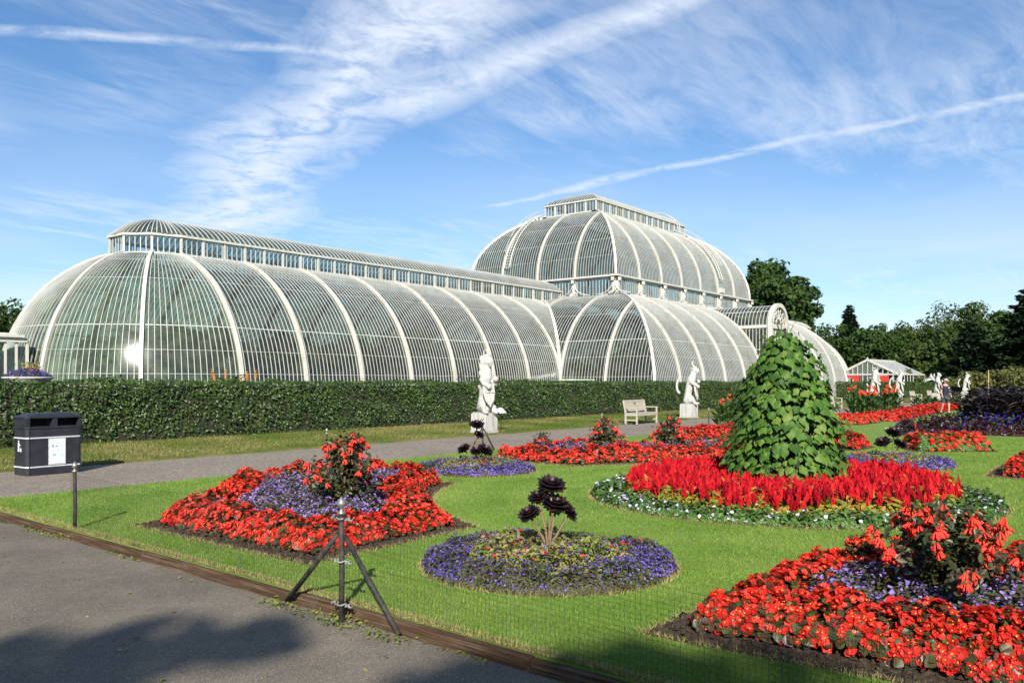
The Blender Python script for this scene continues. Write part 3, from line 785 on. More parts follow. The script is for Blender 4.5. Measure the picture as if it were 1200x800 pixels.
    uf = up(I); ur = up(frame_mtx((UL, UB), (-1, 0), (0, -1))); un = up(frame_mtx((0, UB), (0, -1), (1, 0))); ux = up(frame_mtx((UL, 0), (0, 1), (-1, 0)))
    for fr in (uf, ur): face(fr, UL, range(7), RAD, zu, HU, PU, 'upl')
    for fr in (un, ux): face(fr, UB, range(4), RAD, zu, HU, PU, 'upe')
    hips(RAD, L-RAD, RAD, B-RAD, RAD, zu, HU, UPS)
    # top lantern with hipped curved roof
    zt = zu+(arc_prof(RAD, zu, 0, HU, 2)[-1][1]-zu)*VS+.02; o = RAD+HU
    qq = [(o, o), (L-o, o), (L-o, B-o), (o, B-o), (o, o)]
    window_band(c, c, qq, zt, zt+1.0, .32, 1.1, I, .13)
    g = G()
    for i in range(4):
        a = Vector((*qq[i], zt-.05)); b_ = Vector((*qq[i+1], zt-.05)); e = (b_-a).normalized()*.3; g.bar(a-e, b_+e, .6, .1)
    g.obj('walkway', M['paint'], c)
    rr = (3.17**2+1.05**2)/(2*1.05); zb = zt+1.06
    g = G(); bb = G(); hw = B/2-o+.1; x0, x1, y0, y1 = o-.1, L-o+.1, o-.1, B-o+.1
    rise = 1.05; RR = (hw*hw+rise*rise)/(2*rise)
    def hz(d): return zb+math.sqrt(max(RR*RR-(hw-d)**2, 0))-(RR-rise)
    steps = [hw*i/8 for i in range(9)]
    for sx in (0, 1):
        pass
    V = []
    for d in steps: V += [(x0+d, y0+d, hz(d)), (x1-d, y0+d, hz(d)), (x1-d, y1-d, hz(d)), (x0+d, y1-d, hz(d))]
    g.add(V, [(4*i+j, 4*i+(j+1) % 4, 4*(i+1)+(j+1) % 4, 4*(i+1)+j) for i in range(8) for j in range(4)])
    g.obj('lantern_roof', M['glass'], c)
    n_x = int((x1-x0)/.33)
    for i in range(n_x+1):
        x = x0+(x1-x0)*i/n_x; dm = min(x-x0, x1-x, hw)
        if dm > .1:
            ds = [dm*j/6 for j in range(7)]
            for sy in (0, 1):
                sweep_bar(bb, [Vector((x, y0+d if sy == 0 else y1-d, hz(d)+.01)) for d in ds], [Vector((0, (-1 if sy == 0 else 1)*(hw-d)/RR, .9)).normalized() for d in ds], .045, .06, (1, 0, 0))
    n_y = int((y1-y0)/.33)
    for i in range(n_y+1):
        y = y0+(y1-y0)*i/n_y; dm = min(y-y0, y1-y, hw)
        if dm > .1:
            ds = [dm*j/6 for j in range(7)]
            for sx in (0, 1):
                sweep_bar(bb, [Vector((x0+d if sx == 0 else x1-d, y, hz(d)+.01)) for d in ds], [Vector(((-1 if sx == 0 else 1)*(hw-d)/RR, 0, .9)).normalized() for d in ds], .045, .06, (0, 1, 0))
    oo = bb.obj('glazing_bars', M['bar'], c); oo['kind'] = 'stuff'
    # curved maintenance ladders with hand hoops
    def ladder(fr, s, hoop):
        g = G(); pr = arc_prof(RAD, zu, .15, HU, 26)
        for ds in (-.28, .28):
            P = []
            for off, z in pr:
                nn = Vector((0, -(RAD-off)/RAD, (z-zu)/RAD)); P.append(Vector((s+ds, off, z))+nn*.32)
            g.tube(P, .045, 5)
            P2 = [p_ + Vector((0, -.25, .35)) for p_ in P]
            g.tube(P2[4:], .022, 4)
        for off, z in pr:
            nn = Vector((0, -(RAD-off)/RAD, (z-zu)/RAD)); q_ = Vector((s, off, z))+nn*.32
            g.bar(q_-Vector((.28, 0, 0)), q_+Vector((.28, 0, 0)), .06, .06)
        g.box((s, -.1, zu+.35), (.9, .5, .5))
        inst(g.mesh('roof_ladder', M['paint']), 'roof_ladder', c, mtx=fr)
    ladder(un, 4.4, True); ladder(uf, UL*.735, True)
    # hoop rail over the lantern's far end
    g = G()
    for dx in (0, .5):
        P = [Vector((L-o-2.2+dx, B/2+ (hw+.35)*math.cos(t), zt+.2+2.2*math.sin(t))) for t in [PI*i/18 for i in range(19)]]
        g.tube(P, .035, 5)
    g.obj('hoop_rail', M['paint'], c)
    # transept porch on the front
    px0 = L/2-1.85; px1 = L/2+1.85; py = -.55; zs = 6.35; pr_ = 1.85
    g = G(); b = G(); w = G()
    # side walls, front wall, barrel roof
    back_y = RAD-.3
    for x in (px0, px1):
        g.add([(x, py, .3), (x, back_y, .3), (x, back_y, zs), (x, py, zs)], [(0, 1, 2, 3)])
        y = py+.3
        while y < back_y: b.bar((x, y, .3), (x, y, zs), .045, .05, up=(0, 1, 0)); y += .3
        w.bar((x, py, zs), (x, back_y, zs), .2, .26)
        for z in (2.6, 4.4): b.bar((x, py, z), (x, back_y, z), .04, .05)
    ts = [PI*i/16 for i in range(17)]
    V = [(L/2-pr_*math.cos(t), y, zs+pr_*math.sin(t)) for y in (py, back_y) for t in ts]
    g.add(V, [(i, 17+i, 17+i+1, i+1) for i in range(16)])
    y = py+.3
    while y < back_y:
        sweep_bar(b, [Vector((L/2-pr_*math.cos(t), y, zs+pr_*math.sin(t))) for t in ts], [Vector((-math.cos(t), 0, math.sin(t))) for t in ts], .045, .06, (0, 1, 0)); y += .32
    for t in (PI*.25, PI*.5, PI*.75): b.bar((L/2-pr_*math.cos(t), py, zs+pr_*math.sin(t)), (L/2-pr_*math.cos(t), back_y, zs+pr_*math.sin(t)), .05, .05)
    # gable: posts, arch, fanlight spokes, doors
    for x in (px0, px1): w.bar((x, py-.02, -.05), (x, py-.02, zs), .34, .34, up=(0, 1, 0))
    sweep_bar(w, [Vector((L/2-(pr_+.02)*math.cos(t), py-.02, zs+(pr_+.02)*math.sin(t))) for t in ts], [Vector((-math.cos(t), 0, math.sin(t))) for t in ts], .34, .34, (0, 1, 0))
    w.bar((px0, py-.03, zs), (px1, py-.03, zs), .3, .36)
    for rr_ in (.55, 1.15):
        w.tube([Vector((L/2-rr_*math.cos(t), py, zs+.15+rr_*math.sin(t))) for t in ts], .05, 5)
    for i in range(1, 8):
        t = PI*i/8; w.bar((L/2-.55*math.cos(t), py, zs+.15+.55*math.sin(t)), (L/2-1.7*math.cos(t), py, zs+.15+1.6*math.sin(t)), .07, .07)
    for x in [px0+(px1-px0)*i/6 for i in range(1, 6)]: w.bar((x, py, 0), (x, py, zs), .09, .09, up=(0, 1, 0))
    for z in (.9, 2.7, 4.4): w.bar((px0, py, z), (px1, py, z), .1, .12)
    V = [(px0, py+.05, .3), (px1, py+.05, .3)] + [(L/2+pr_*math.cos(t), py+.05, zs+pr_*math.sin(t)) for t in ts]
    g.add(V, [tuple(range(len(V)))])
    g.obj('porch_glass', M['glass'], c, smooth=False); oo = b.obj('porch_glazing_bars', M['bar'], c); oo['kind'] = 'stuff'
    w.obj('porch_arch', M['paint'], c)
    # iron columns inside
    for k in range(1, 8):
        for y in (RAD, B-RAD):
            G().lathe([(.16, 0), (.16, .3), (.10, .5), (.09, z1-.6), (.2, z1-.1)], 8, (RAD+(k-.5)*BAY-.4, y+.2*(1 if y < B/2 else -1), 0)).obj('column', M['iron_in'], c)
    g = G()   # gallery walk inside
    for y in (RAD+.8, B-RAD-.8): g.box((L/2, y, 8.3), (UL-.5, 1.2, .12))
    g.obj('gallery', M['iron_in'], c)
    fl = G().box((L/2, B/2, -.02), (L-.8, B-.8, .1)); fl.obj('floor', M['soil'], c)
central()

# ------------------------------------------------------------------ palms under the glass
def palm_meshes(seed, H):
    r = np.random.default_rng(seed)
    P = []; Nn = []; Sp = []; Sz = []
    ribs = G()
    for k in range(17):
        a = k*2.4+r.uniform(-.2, .2); el = r.uniform(.1, 1.2); L = r.uniform(1.9, 2.9)
        d = Vector((math.cos(a), math.sin(a), 0)); pts = []
        for i in range(9):
            t = i/8; pts.append(d*(L*t*math.cos(el*(1-t*.3))) + Vector((0, 0, H+L*(math.sin(el)*t-.75*t*t))))
        ribs.tube(pts, [.03*(1-.8*i/8) for i in range(9)], 4)
        for i in range(2, 26):
            t = i/26*8; j = int(t); q = pts[j].lerp(pts[min(j+1, 8)], t-j)
            side = d.cross(Vector((0, 0, 1)))
            for sg in (-1, 1):
                dirv = (side*sg + d*.5 + Vector((0, 0, -.35))).normalized()
                P.append(q+dirv*.25); Sp.append(dirv); Nn.append(Vector((0, 0, 1))+side*sg*.3); Sz.append(.62*(1-.4*i/26))
    fol = scatter_mesh('fronds', np.array(P), np.array(Nn), T_leaf(.16, .02), np.array(Sz), M['palm'], spin=np.array(Sp), rnd=r.random(len(P)))
    tr = G().tube([(0, 0, 0), (.08, .02, H*.4), (.02, 0, H)], [.2, .15, .12], 7).mesh('trunk', M['bark'])
    return fol, ribs.mesh('frond_ribs', M['greenstem']), tr
pm = [palm_meshes(11, 2.2), palm_meshes(12, 3.6), palm_meshes(13, 6.6)]
def bush_mesh(seed, r=1.2, h=2.2, n=900):
    g = np.random.default_rng(seed); v = g.normal(size=(n, 3)); v /= np.linalg.norm(v, axis=1, keepdims=True)
    k = 13; cen = np.c_[g.normal(0, r*.55, k), g.normal(0, r*.55, k), h*g.uniform(.12, 1.0, k)]; cr = g.uniform(.18, .5, k)*r; j = g.integers(0, k, n)
    P = cen[j]+v*cr[j][:, None]*g.uniform(.4, 1.1, (n, 1)); P[:, 2] = np.clip(P[:, 2], .05, h*1.05); q = np.maximum(np.hypot(P[:, 0], P[:, 1])/r, 1); P[:, 0] /= q; P[:, 1] /= q
    return scatter_mesh('foliage', P, v+g.normal(size=(n, 3))*.5, T_leaf6(.42, .1), g.uniform(.16, .46, n), M['palm'], rnd=g.random(n))
bm1, bm2 = bush_mesh(3, 1.2, 2.2, 1300), bush_mesh(4, 1.5, 1.8, 1300)
def interior():
    r = random.Random(21); spots = []
    for i in range(16):                                   # wing: both beds along the walk
        x = WX0-2.6+i*1.9; spots.append((x, WYC-2.4+r.uniform(-.6, .6), r.choice((0, 0, 1)))); spots.append((x+1, WYC+2.4+r.uniform(-.6, .6), r.choice((0, 1, 1))))
    for i in range(6):
        for j in range(4): spots.append((CX0+5.5+i*5.6+r.uniform(-1, 1), CY0+5+j*6.6+r.uniform(-1, 1), 2 if j in (1, 2) else r.choice((0, 1))))
    for (x, y, k) in spots:
        t = thing('palm', (x, y, 0), r.uniform(0, 6), 'green feathery palm growing under the curved glass of the palm house', 'palm', 'palms inside the glasshouse')
        f, rb, tr = pm[k]
        sc = r.uniform(.8, 1.1)
        for me, nm in ((f, 'fronds'), (rb, 'frond_ribs'), (tr, 'trunk')): inst(me, nm, t, scale=sc)
    for i in range(44):
        if i < 26: x, y = WX0-4.6+i*1.25, WY0+r.uniform(2.0, 3.2)
        else: x, y = CX0+3.2+(i-26)*2.1, CY0+r.uniform(2.6, 4.2)
        if x < WX0: 
            a = (i/26)*PI*.6; y = WYC-(4.4)*math.cos((WX0-x)/6.2*1.2); 
        o = inst(bm1 if i % 2 else bm2, 'tropical_shrub', None, (x, y, .2), (0, 0, r.uniform(0, 6)), r.uniform(.6, .85))
        tag(o, 'leafy tropical shrub low against the curved glass inside the palm house', 'shrub', 'shrubs inside the glasshouse')
    for i in range(34):
        if i < 20: x, y, sc = WX0-3.2+i*1.58, WYC+r.uniform(-2.6, 2.6), r.uniform(1.4, 2.0)
        else: x, y, sc = CX0+6.0+(i-20)*2.3, CY0+r.uniform(6.5, 9), r.uniform(1.5, 2.1)
        if x < WX0-1: y = WYC+r.uniform(-1.8, 1.8)
        o = inst(bm1 if i % 2 else bm2, 'tropical_tree', None, (x, y, .3), (0, 0, r.uniform(0, 6)), sc)
        tag(o, 'tall mass of tropical leaves filling the middle of the glasshouse', 'tree', 'leafy trees inside the glasshouse')
    o = G().box((WX0+11, WYC, -.02), (40, 12, .1)).obj('wing_floor', M['soil']); o['kind'] = 'structure'
interior()

# ------------------------------------------------------------------ clipped hedge
def hedge(name, x0, x1, y0, y1, h, label, dens=560, seed=1, size=(.05, .10)):
    t = thing(name, ((x0+x1)/2, y0, 0), 0, label, 'hedge')
    off = Vector(((x0+x1)/2, y0, 0))
    core = G().box(((x0+x1)/2-off.x, (y0+y1)/2-off.y, h/2-.08), (x1-x0-.16, y1-y0-.22, h-.10)); core.obj('dark_core', M['core'], t)  # solid core, painted as dark as the shaded inside
    r = np.random.default_rng(seed)
    L = x1-x0; B = y1-y0
    def wob(x, q): return .06*vnoise(x, q, 1.1, seed)+.045*vnoise(x, q, 4.0, seed+3)+.025*vnoise(x, q, 9, seed+5)
    nf = int(L*h*dens); nt = int(L*B*dens*.5); ne = int(B*h*dens)
    x = r.uniform(x0, x1, nf); z = h*r.random(nf)**.82;  yy = y0+np.abs(r.normal(0, .05, nf))-wob(x, z*2)-.02
    kp = r.random(nf) < np.clip(.86+.42*vnoise(x*1.3, z*2.2, 2.2, seed+11), .18, 1)*np.clip(.35+z/.35, 0, 1); x, yy, z = x[kp], yy[kp], z[kp]; nf = len(x)
    P1 = np.c_[x, yy, z]; n1 = np.c_[r.normal(0, .55, nf), -np.ones(nf), r.normal(.35, .5, nf)]
    x = r.uniform(x0, x1, nt); y = r.uniform(y0, y1, nt); z = h+wob(x, y)-np.abs(r.normal(0, .05, nt))+ (r.random(nt) > .97)*r.uniform(0, .14, nt)
    P2 = np.c_[x, y, z]; n2 = np.c_[r.normal(0, .6, nt), r.normal(-.2, .6, nt), np.ones(nt)]
    parts = [P1, P2]; nn = [n1, n2]
    for xe, s in ((x0, -1), (x1, 1)):
        y = r.uniform(y0, y1, ne); z = r.uniform(.03, h, ne); parts.append(np.c_[xe+s*.02-s*np.abs(r.normal(0, .05, ne)), y, z]); nn.append(np.c_[np.full(ne, s*1.0), r.normal(0, .5, ne), r.normal(.3, .5, ne)])
    P = np.concatenate(parts)-np.array(off); Nn = np.concatenate(nn)
    o = scatter('foliage', P, Nn, T_leaf(.62, .10), r.uniform(size[0], size[1], len(P)), M['hedge'], t)
    return t
hedge('clipped_hedge', -2.0, 64.5, 22.4, 24.3, 1.62, 'long clipped dark green hedge running in front of the glasshouse wing', 520, 1, (.055, .105))
hedge('clipped_hedge', 78.0, 122.0, 22.4, 24.3, 1.62, 'far stretch of clipped hedge beyond the glasshouse entrance, behind white statues', 260, 2, (.09, .16))

# ------------------------------------------------------------------ trees
def tree(name, loc, H, rad, mat, label, seed, leaf=.45, n=5200, crown0=.22, shape='round', group=None, clumps=60, squash=1.0):
    r = np.random.default_rng(seed); rr = random.Random(seed)
    t = thing(name, loc, 0, label, 'tree', group)
    c = []; 
    zc = H*(crown0+1)/2; hz_ = H*(1-crown0)/2
    tr = G(); tr.tube([(0, 0, -.2), (rr.uniform(-.1, .1), 0, H*.3), (rr.uniform(-.3, .3), rr.uniform(-.3, .3), H*.8)], [H*.032, H*.022, H*.006], 8)
    if shape == 'conifer':
        P = []; Nn = []; Sp = []
        lev = int(H*1.7)
        for i in range(lev):
            f = i/lev; z = H*(crown0*.6+(1-crown0*.6)*f); R0 = rad*(1-f)**.85+.15
            nb = rr.randint(6, 9)
            for b in range(nb):
                a = 2*PI*b/nb+rr.uniform(-.4, .4)+i; L = R0*rr.uniform(.65, 1.12)
                tr.tube([(0, 0, z), (math.cos(a)*L*.95, math.sin(a)*L*.95, z-.12*L)], [.05, .012], 4, False)
                k = max(6, int(L*26))
                tt = np.sqrt(r.random(k)); w = (r.random(k)-.5)*(.9*L*.5*(1-tt*.6)+.25)
                x = np.cos(a)*L*tt-np.sin(a)*w; y = np.sin(a)*L*tt+np.cos(a)*w
                zz = z-.10*L*tt+.18*L*tt*tt-np.abs(w)*.35+r.normal(0, .08, k)
                P.append(np.c_[x, y, zz]); Nn.append(np.c_[r.normal(0, .45, k)-np.cos(a)*.1, r.normal(0, .45, k), np.ones(k)])
        P = np.concatenate(P); Nn = np.concatenate(Nn)
        scatter('crown', P, Nn, T_leaf(.5, .08), r.uniform(leaf*.6, leaf*1.2, len(P)), mat, t)
    else:
        cen = []; 
        while len(cen) < clumps:
            v = r.normal(size=3); v /= np.linalg.norm(v); q = r.random()**.45
            if v[2] < -.55: continue
            wob_ = 1+.16*math.sin(3*math.atan2(v[1], v[0])+seed)+.10*math.sin(5*v[2]+seed*2)
            cen.append((v[0]*rad*q*.84*wob_, v[1]*rad*q*.84*wob_, zc+v[2]*hz_*q*.84*wob_))
        cen = np.array(cen); k = n//clumps
        for q in cen[:: max(1, clumps//14)]:
            s = Vector((0, 0, H*rr.uniform(.2, .5)))
            tr.tube([s, s.lerp(Vector(q), .5)+Vector((0, 0, .3)), Vector(q)], [H*.012, H*.007, .02], 5, False)
        v = r.normal(size=(clumps, k, 3)); v /= np.linalg.norm(v, axis=2, keepdims=True)
        cr = r.uniform(.16, .30, (clumps, 1, 1))*rad
        off = v*cr*r.uniform(.55, 1.08, (clumps, k, 1)); off[..., 2] *= .72*squash
        P = (cen[:, None]+off).reshape(-1, 3); Nn = (v*.8+r.normal(size=v.shape)*.55+[0, 0, .5]).reshape(-1, 3)
        cr_rnd = np.clip(np.repeat(r.random(clumps), k)*.45+r.random(clumps*k)*.55, 0, 1)
        scatter('crown', P, Nn, T_leaf(.7, .12), r.uniform(leaf*.6, leaf*1.25, len(P)), mat, t, rnd=cr_rnd)
    tr.obj('trunk', M['bark'], t, smooth=True)
    return t
tree('broadleaf_tree', W(45.6, 150), 24.0, 9.0, M['tree_a'], 'tall round-crowned dark tree rising behind the domed glasshouse', 3, .95, 20000, .12, clumps=170)
tree('conifer_tree', W(67.2, 170), 17.2, 4.6, M['tree_c'], 'lone dark pointed conifer above the tree line', 4, .9, crown0=.15, shape='conifer')
bt = [(58.2, 155, 10.5, 7.0, 'tree_a', 'broad dark tree directly beneath the pointed conifer'),
      (55.5, 130, 9.6, 6.0, 'tree_a', 'low dense dark tree right behind the white gabled glasshouse'),
      (63.0, 132, 10.0, 6.4, 'tree_b', 'mid green bushy tree beside the white gabled glasshouse roof'),
      (78.0, 150, 14.4, 8.6, 'tree_b', 'spreading paler green tree with layered open crown, tallest broadleaf of the tree line'),
      (64.6, 112, 8.0, 5.0, 'tree_a', 'rounded dark tree in front of the layered pale tree'),
      (68.5, 120, 10.6, 6.0, 'tree_a', 'dense dark tree between the layered pale tree and the tall cedar'),
      (47.5, 132, 8.0, 5.4, 'tree_a', 'low dark tree at the end of the glasshouse'),
      (92, 150, 13, 8, 'tree_a', 'broad dark tree behind the tall cedar'),
      (52.0, 150, 9.0, 6.0, 'tree_a', 'dark bushy tree between the glasshouse end and the conifer'),
      (71.0, 160, 11.0, 7.0, 'tree_a', 'dark tree half hidden between the conifer and the layered pale tree'),
      (58.5, 116, 6.8, 5.0, 'tree_b', 'low green tree directly above the far statues'),
      (73.0, 128, 8.5, 6.5, 'tree_a', 'low dark tree filling the gap below the cedars')]
for i, (X, Z, H, r_, m_, lb) in enumerate(bt):
    tree('broadleaf_tree', W(X, Z), H*1.14, r_, M[m_], lb, 30+i, .55, 9000, .05, clumps=80, group=None)
tree('cedar_tree', W(61.5, 100), 14.6, 6.6, M['tree_c'], 'tall shaggy dark cedar with drooping branches at the tree line', 51, .95, crown0=.05, shape='conifer')
tree('cedar_tree', W(56.0, 104), 9.2, 5.2, M['tree_c'], 'shorter dark cedar leaning against the tall shaggy cedar', 52, .9, crown0=.02, shape='conifer')
for i, (X, Z, H, r_) in enumerate([(45.3, 98, 3.5, 2.2), (49.5, 92, 3.0, 2.8), (53.5, 90, 3.4, 3.0), (57.0, 88, 3.2, 3.0)]):
    tree('garden_shrub', W(X, Z), H, r_, M['tree_d'], ['yellowish feathery shrub next to the white gabled glasshouse', 'olive green shrub between two white statues', 'wide olive shrub below the shorter cedar', 'olive shrub below the tall shaggy cedar'][i], 60+i, .30, 3000, .0, clumps=40)
tree('broadleaf_tree', W(-69.0, 112), 12.6, 6.8, M['tree_a'], 'dark tree beyond the rounded end of the glasshouse wing', 71, .55, 9000, .1, clumps=80)
tree('broadleaf_tree', W(-82, 118), 13, 7.5, M['tree_a'], 'second dark tree further out past the glasshouse wing', 72, .55, 6000, .1, clumps=60)
# trees behind the standpoint, whose shade falls over the foreground tarmac
tree('shade_tree', W(-2.05, -15.0), 13.2, 1.8, M['tree_b'], 'garden tree behind the road that shades the tarmac', 81, .34, 9000, .15, clumps=90)
tree('shade_tree', W(.42, -17.0), 14.95, 1.9, M['tree_b'], 'second garden tree behind the road that shades the lawn edge', 82, .34, 9000, .15, clumps=90)
# unseen trees added for the glass to mirror; too far back to shade the garden
for i, (X, Z, H, r_) in enumerate([(-66, -30, 15, 8), (-48, -44, 18, 9), (-31, -52, 21, 10), (-14, -50, 17, 8.5), (3, -55, 22, 10), (20, -50, 18, 9), (38, -46, 20, 10), (56, -36, 16, 9), (-74, -8, 16, 8.5)]):
    tree('added_tree', W(X, Z), H, r_, M['tree_b' if i % 2 else 'tree_a'], 'broad unseen tree, added for the curved glass to mirror', 400+i, 1.0, 3600, .08, clumps=60, group='unseen trees added for the glass')
# shrubs on the terrace showing over the hedge
for i, (x, y, H, r_) in enumerate([(14.5, 28.0, 1.8, 1.2), (18.6, 28.3, 2.0, 1.3), (29.5, 28.5, 1.9, 1.6), (33.0, 28.0, 1.95, 1.8), (36.5, 27.8, 1.9, 1.6), (64.0, 26.3, 2.2, 1.6), (67.0, 26.4, 2.7, 1.8)]):
    tree('terrace_shrub', (x, y, 0), H, r_, M['tree_b'], ['low green shrub over the hedge by the half dome', 'green shrub with spikes of orange flowers over the hedge', 'green shrub over the hedge at a cream rib', 'dense green shrub just behind the hedge and statue', 'small green shrub next to the nearer standing statue', 'green shrub before the arched porch', 'tall green shrub hiding the arched porch base'][i], 90+i, .13, 2200, .0, clumps=36)
def spikes():
    t = thing('torch_lily', (18.4, 27.5, 0), 0, 'clump of upright orange flower spikes above the hedge', 'flower')
    for i in range(7):
        x, y, h = R.uniform(-.9, 1.0), R.uniform(-.3, .3), R.uniform(1.55, 1.9)
        G().tube([(x, y, 0), (x+.03, y, h)], .014, 4).obj('stem', M['greenstem'], t)
        k = 60; a = rng.uniform(0, 6.3, k); z = rng.random(k); r_ = .07*(1-z*.7)
        scatter('flower_spike', np.c_[x+np.cos(a)*r_, y+np.sin(a)*r_, h-.05+z*.3], np.c_[np.cos(a), np.sin(a), -.4*np.ones(k)], T_leaf(.4), .06, M['orange'], t, kind=None)
spikes()

# ------------------------------------------------------------------ parterre beds
C0 = (11.8, 4.36)
def quad_poly(sx, sy):
    pts = [(7.02, 1.66), (6.9, 4.84)]
    a0 = math.atan2(4.84-7.3, 6.9-7.3); a1 = math.atan2(6.9-7.3, 4.84-7.3)
    a1 = a1 if a1 < a0 else a1-2*PI
    for i in range(1, 8): a = a0+(a1-a0)*i/8; pts.append((7.3+2.49*math.cos(a), 7.3+2.49*math.sin(a)))
    pts += [(4.84, 6.9), (1.66, 7.02)]
    b0 = math.atan2(4.6, 1.75); b1 = math.atan2(1.75, 4.6)
    for i in range(0, 13): a = b0+(b1-b0)*i/12; pts.append((4.92*math.cos(a), 4.92*math.sin(a)))
    return [(C0[0]+sx*x, C0[1]+sy*y) for x, y in pts]
def circle_poly(c, r, n=40, wob=.02, seed=0):
    q = random.Random(seed); return [(c[0]+(r+q.uniform(-wob, wob))*math.cos(2*PI*i/n), c[1]+(r+q.uniform(-wob, wob))*math.sin(2*PI*i/n)) for i in range(n)]
BEDS = []                                       # outlines the lawn's grass keeps clear of
def ccw(poly):
    a = sum(poly[i][0]*poly[(i+1) % len(poly)][1]-poly[(i+1) % len(poly)][0]*poly[i][1] for i in range(len(poly)))
    return poly if a > 0 else poly[::-1]
def soil(poly, o, parent, hgt=.05, step=None):
    """slightly mounded crumbly earth filling an outline"""
    poly = ccw(poly); BEDS.append(poly)
    n = len(poly); c = np.mean(poly, axis=0)
    g = G(); g.prism([(x-o[0], y-o[1]) for x, y in poly], -.10, .008); g.obj('soil', M['soil'], parent)
    P, d = sample_poly(poly, int(260*abs(np.ptp(np.array(poly)[:, 0])*np.ptp(np.array(poly)[:, 1]))), .01)
    k = len(P); z = .008+rng.random(k)*.008
    T = np.array([(-.5, -.4, 0), (.5, -.5, .05), (.4, .5, 0), (-.5, .4, .05), (0, 0, .6)]), np.array([(0, 1, 4), (1, 2, 4), (2, 3, 4), (3, 0, 4)])
    scatter('soil_crumbs', np.c_[P[:, 0]-o[0], P[:, 1]-o[1], z], up_jit(k, .25), T, rng.uniform(.015, .05, k), M['soil'], parent)
def grad(P, poly):
    e = 1e-3; d0 = seg_dist(P, poly)
    gx = (seg_dist(P+[e, 0], poly)-d0)/e; gy = (seg_dist(P+[0, e], poly)-d0)/e
    return np.c_[gx, gy]
def mass(poly, o, parent, lo, hi, hgt, n_leaf, n_flow, leaf_mat, flow_mat, leaf_t, flow_t, leaf_s, flow_s, names, seed=0, round_=.2, flow_patch=None, zj=.16, tiltout=.9, clump=True):
    """low bedding planted between two distances from the outline: leaves underneath, flowers over them"""
    pl_ = np.array(poly); mn_, mx_ = pl_.min(0), pl_.max(0); rg = np.random.default_rng(seed+900)
    gx, gy = np.meshgrid(np.arange(mn_[0], mx_[0], .24), np.arange(mn_[1], mx_[1], .24)); seeds = np.c_[gx.ravel(), gy.ravel()]+rg.uniform(-.09, .09, (gx.size, 2)); vig = rg.uniform(.72, 1.18, len(seeds))
    def put(n, top):
        P, d = sample_poly(poly, n, lo, hi)
        P2, d2 = sample_poly(poly, int(n*.35), lo, min(lo+round_*.8, hi)); P = np.concatenate([P, P2]); d = np.concatenate([d, d2])
        nz_ = vnoise(P[:, 0], P[:, 1], 3.5, seed)*.5+vnoise(P[:, 0], P[:, 1], 9, seed+1)*.5
        e = np.minimum((d-lo), (hi-d) if hi < 50 else 1e9)+.03*nz_
        H = hgt*np.sqrt(np.clip(e/round_, .02, 1))*(1+.12*nz_)
        if clump:                                # separate plants, each its own little dome
            near_d = np.full(len(P), 9.0); near_i = np.zeros(len(P), int)
            for c0 in range(0, len(seeds), 200):
                D = np.linalg.norm(P[:, None]-seeds[None, c0:c0+200], axis=2); j = D.argmin(1); dm = D[np.arange(len(P)), j]; b = dm < near_d
                near_d = np.where(b, dm, near_d); near_i = np.where(b, j+c0, near_i)
            H = H*vig[near_i]*(.52+.48*np.sqrt(np.clip(1-(near_d/.17)**2, 0, 1)))
        g_ = grad(P, poly); edge = np.clip(1-e/round_, 0, 1); sgn = np.where((d-lo) < ((hi-d) if hi < 50 else 1e9), -1, 1)
        nn = np.c_[g_*(sgn*edge*1.6*tiltout)[:, None], np.full(len(P), .9)]+rng.normal(size=(len(P), 3))*.45
        z = H*(1-rng.random(len(P))*zj*(2.2 if not top else 1))+(.012 if top else 0)
        side = rng.random(len(P)) < edge*.6; z = np.where(side, z*rng.uniform(.25, 1, len(P)), z)
        return np.c_[P[:, 0]-o[0], P[:, 1]-o[1], z+.02], nn, nz_
    P, nn, _ = put(n_leaf, False)
    scatter(names[0], P, nn, leaf_t, rng.uniform(leaf_s*.7, leaf_s*1.3, len(P)), leaf_mat, parent)
    P, nn, q = put(n_flow, True)
    if flow_patch is not None:
        k = rng.random(len(P)) < np.clip(.62+flow_patch*vnoise(P[:, 0]+o[0], P[:, 1]+o[1], 2.0, seed+7), .08, 1); P, nn = P[k], nn[k]
    f = scatter(names[1], P, nn, flow_t, rng.uniform(flow_s*.75, flow_s*1.2, len(P)), flow_mat, parent)
    return P, nn
def stamens(P, nn, size, parent):
    n = nn/np.linalg.norm(nn, axis=1, keepdims=True); k = rng.random(len(P)) < .38
    T = np.array([(-.5, -.3, 0), (.5, -.3, 0), (0, .5, 0), (0, 0, .5)]), np.array([(0, 1, 3), (1, 2, 3), (2, 0, 3)])
    scatter('stamens', P[k]+n[k]*.006, nn[k], T, size, M['eye'], parent)

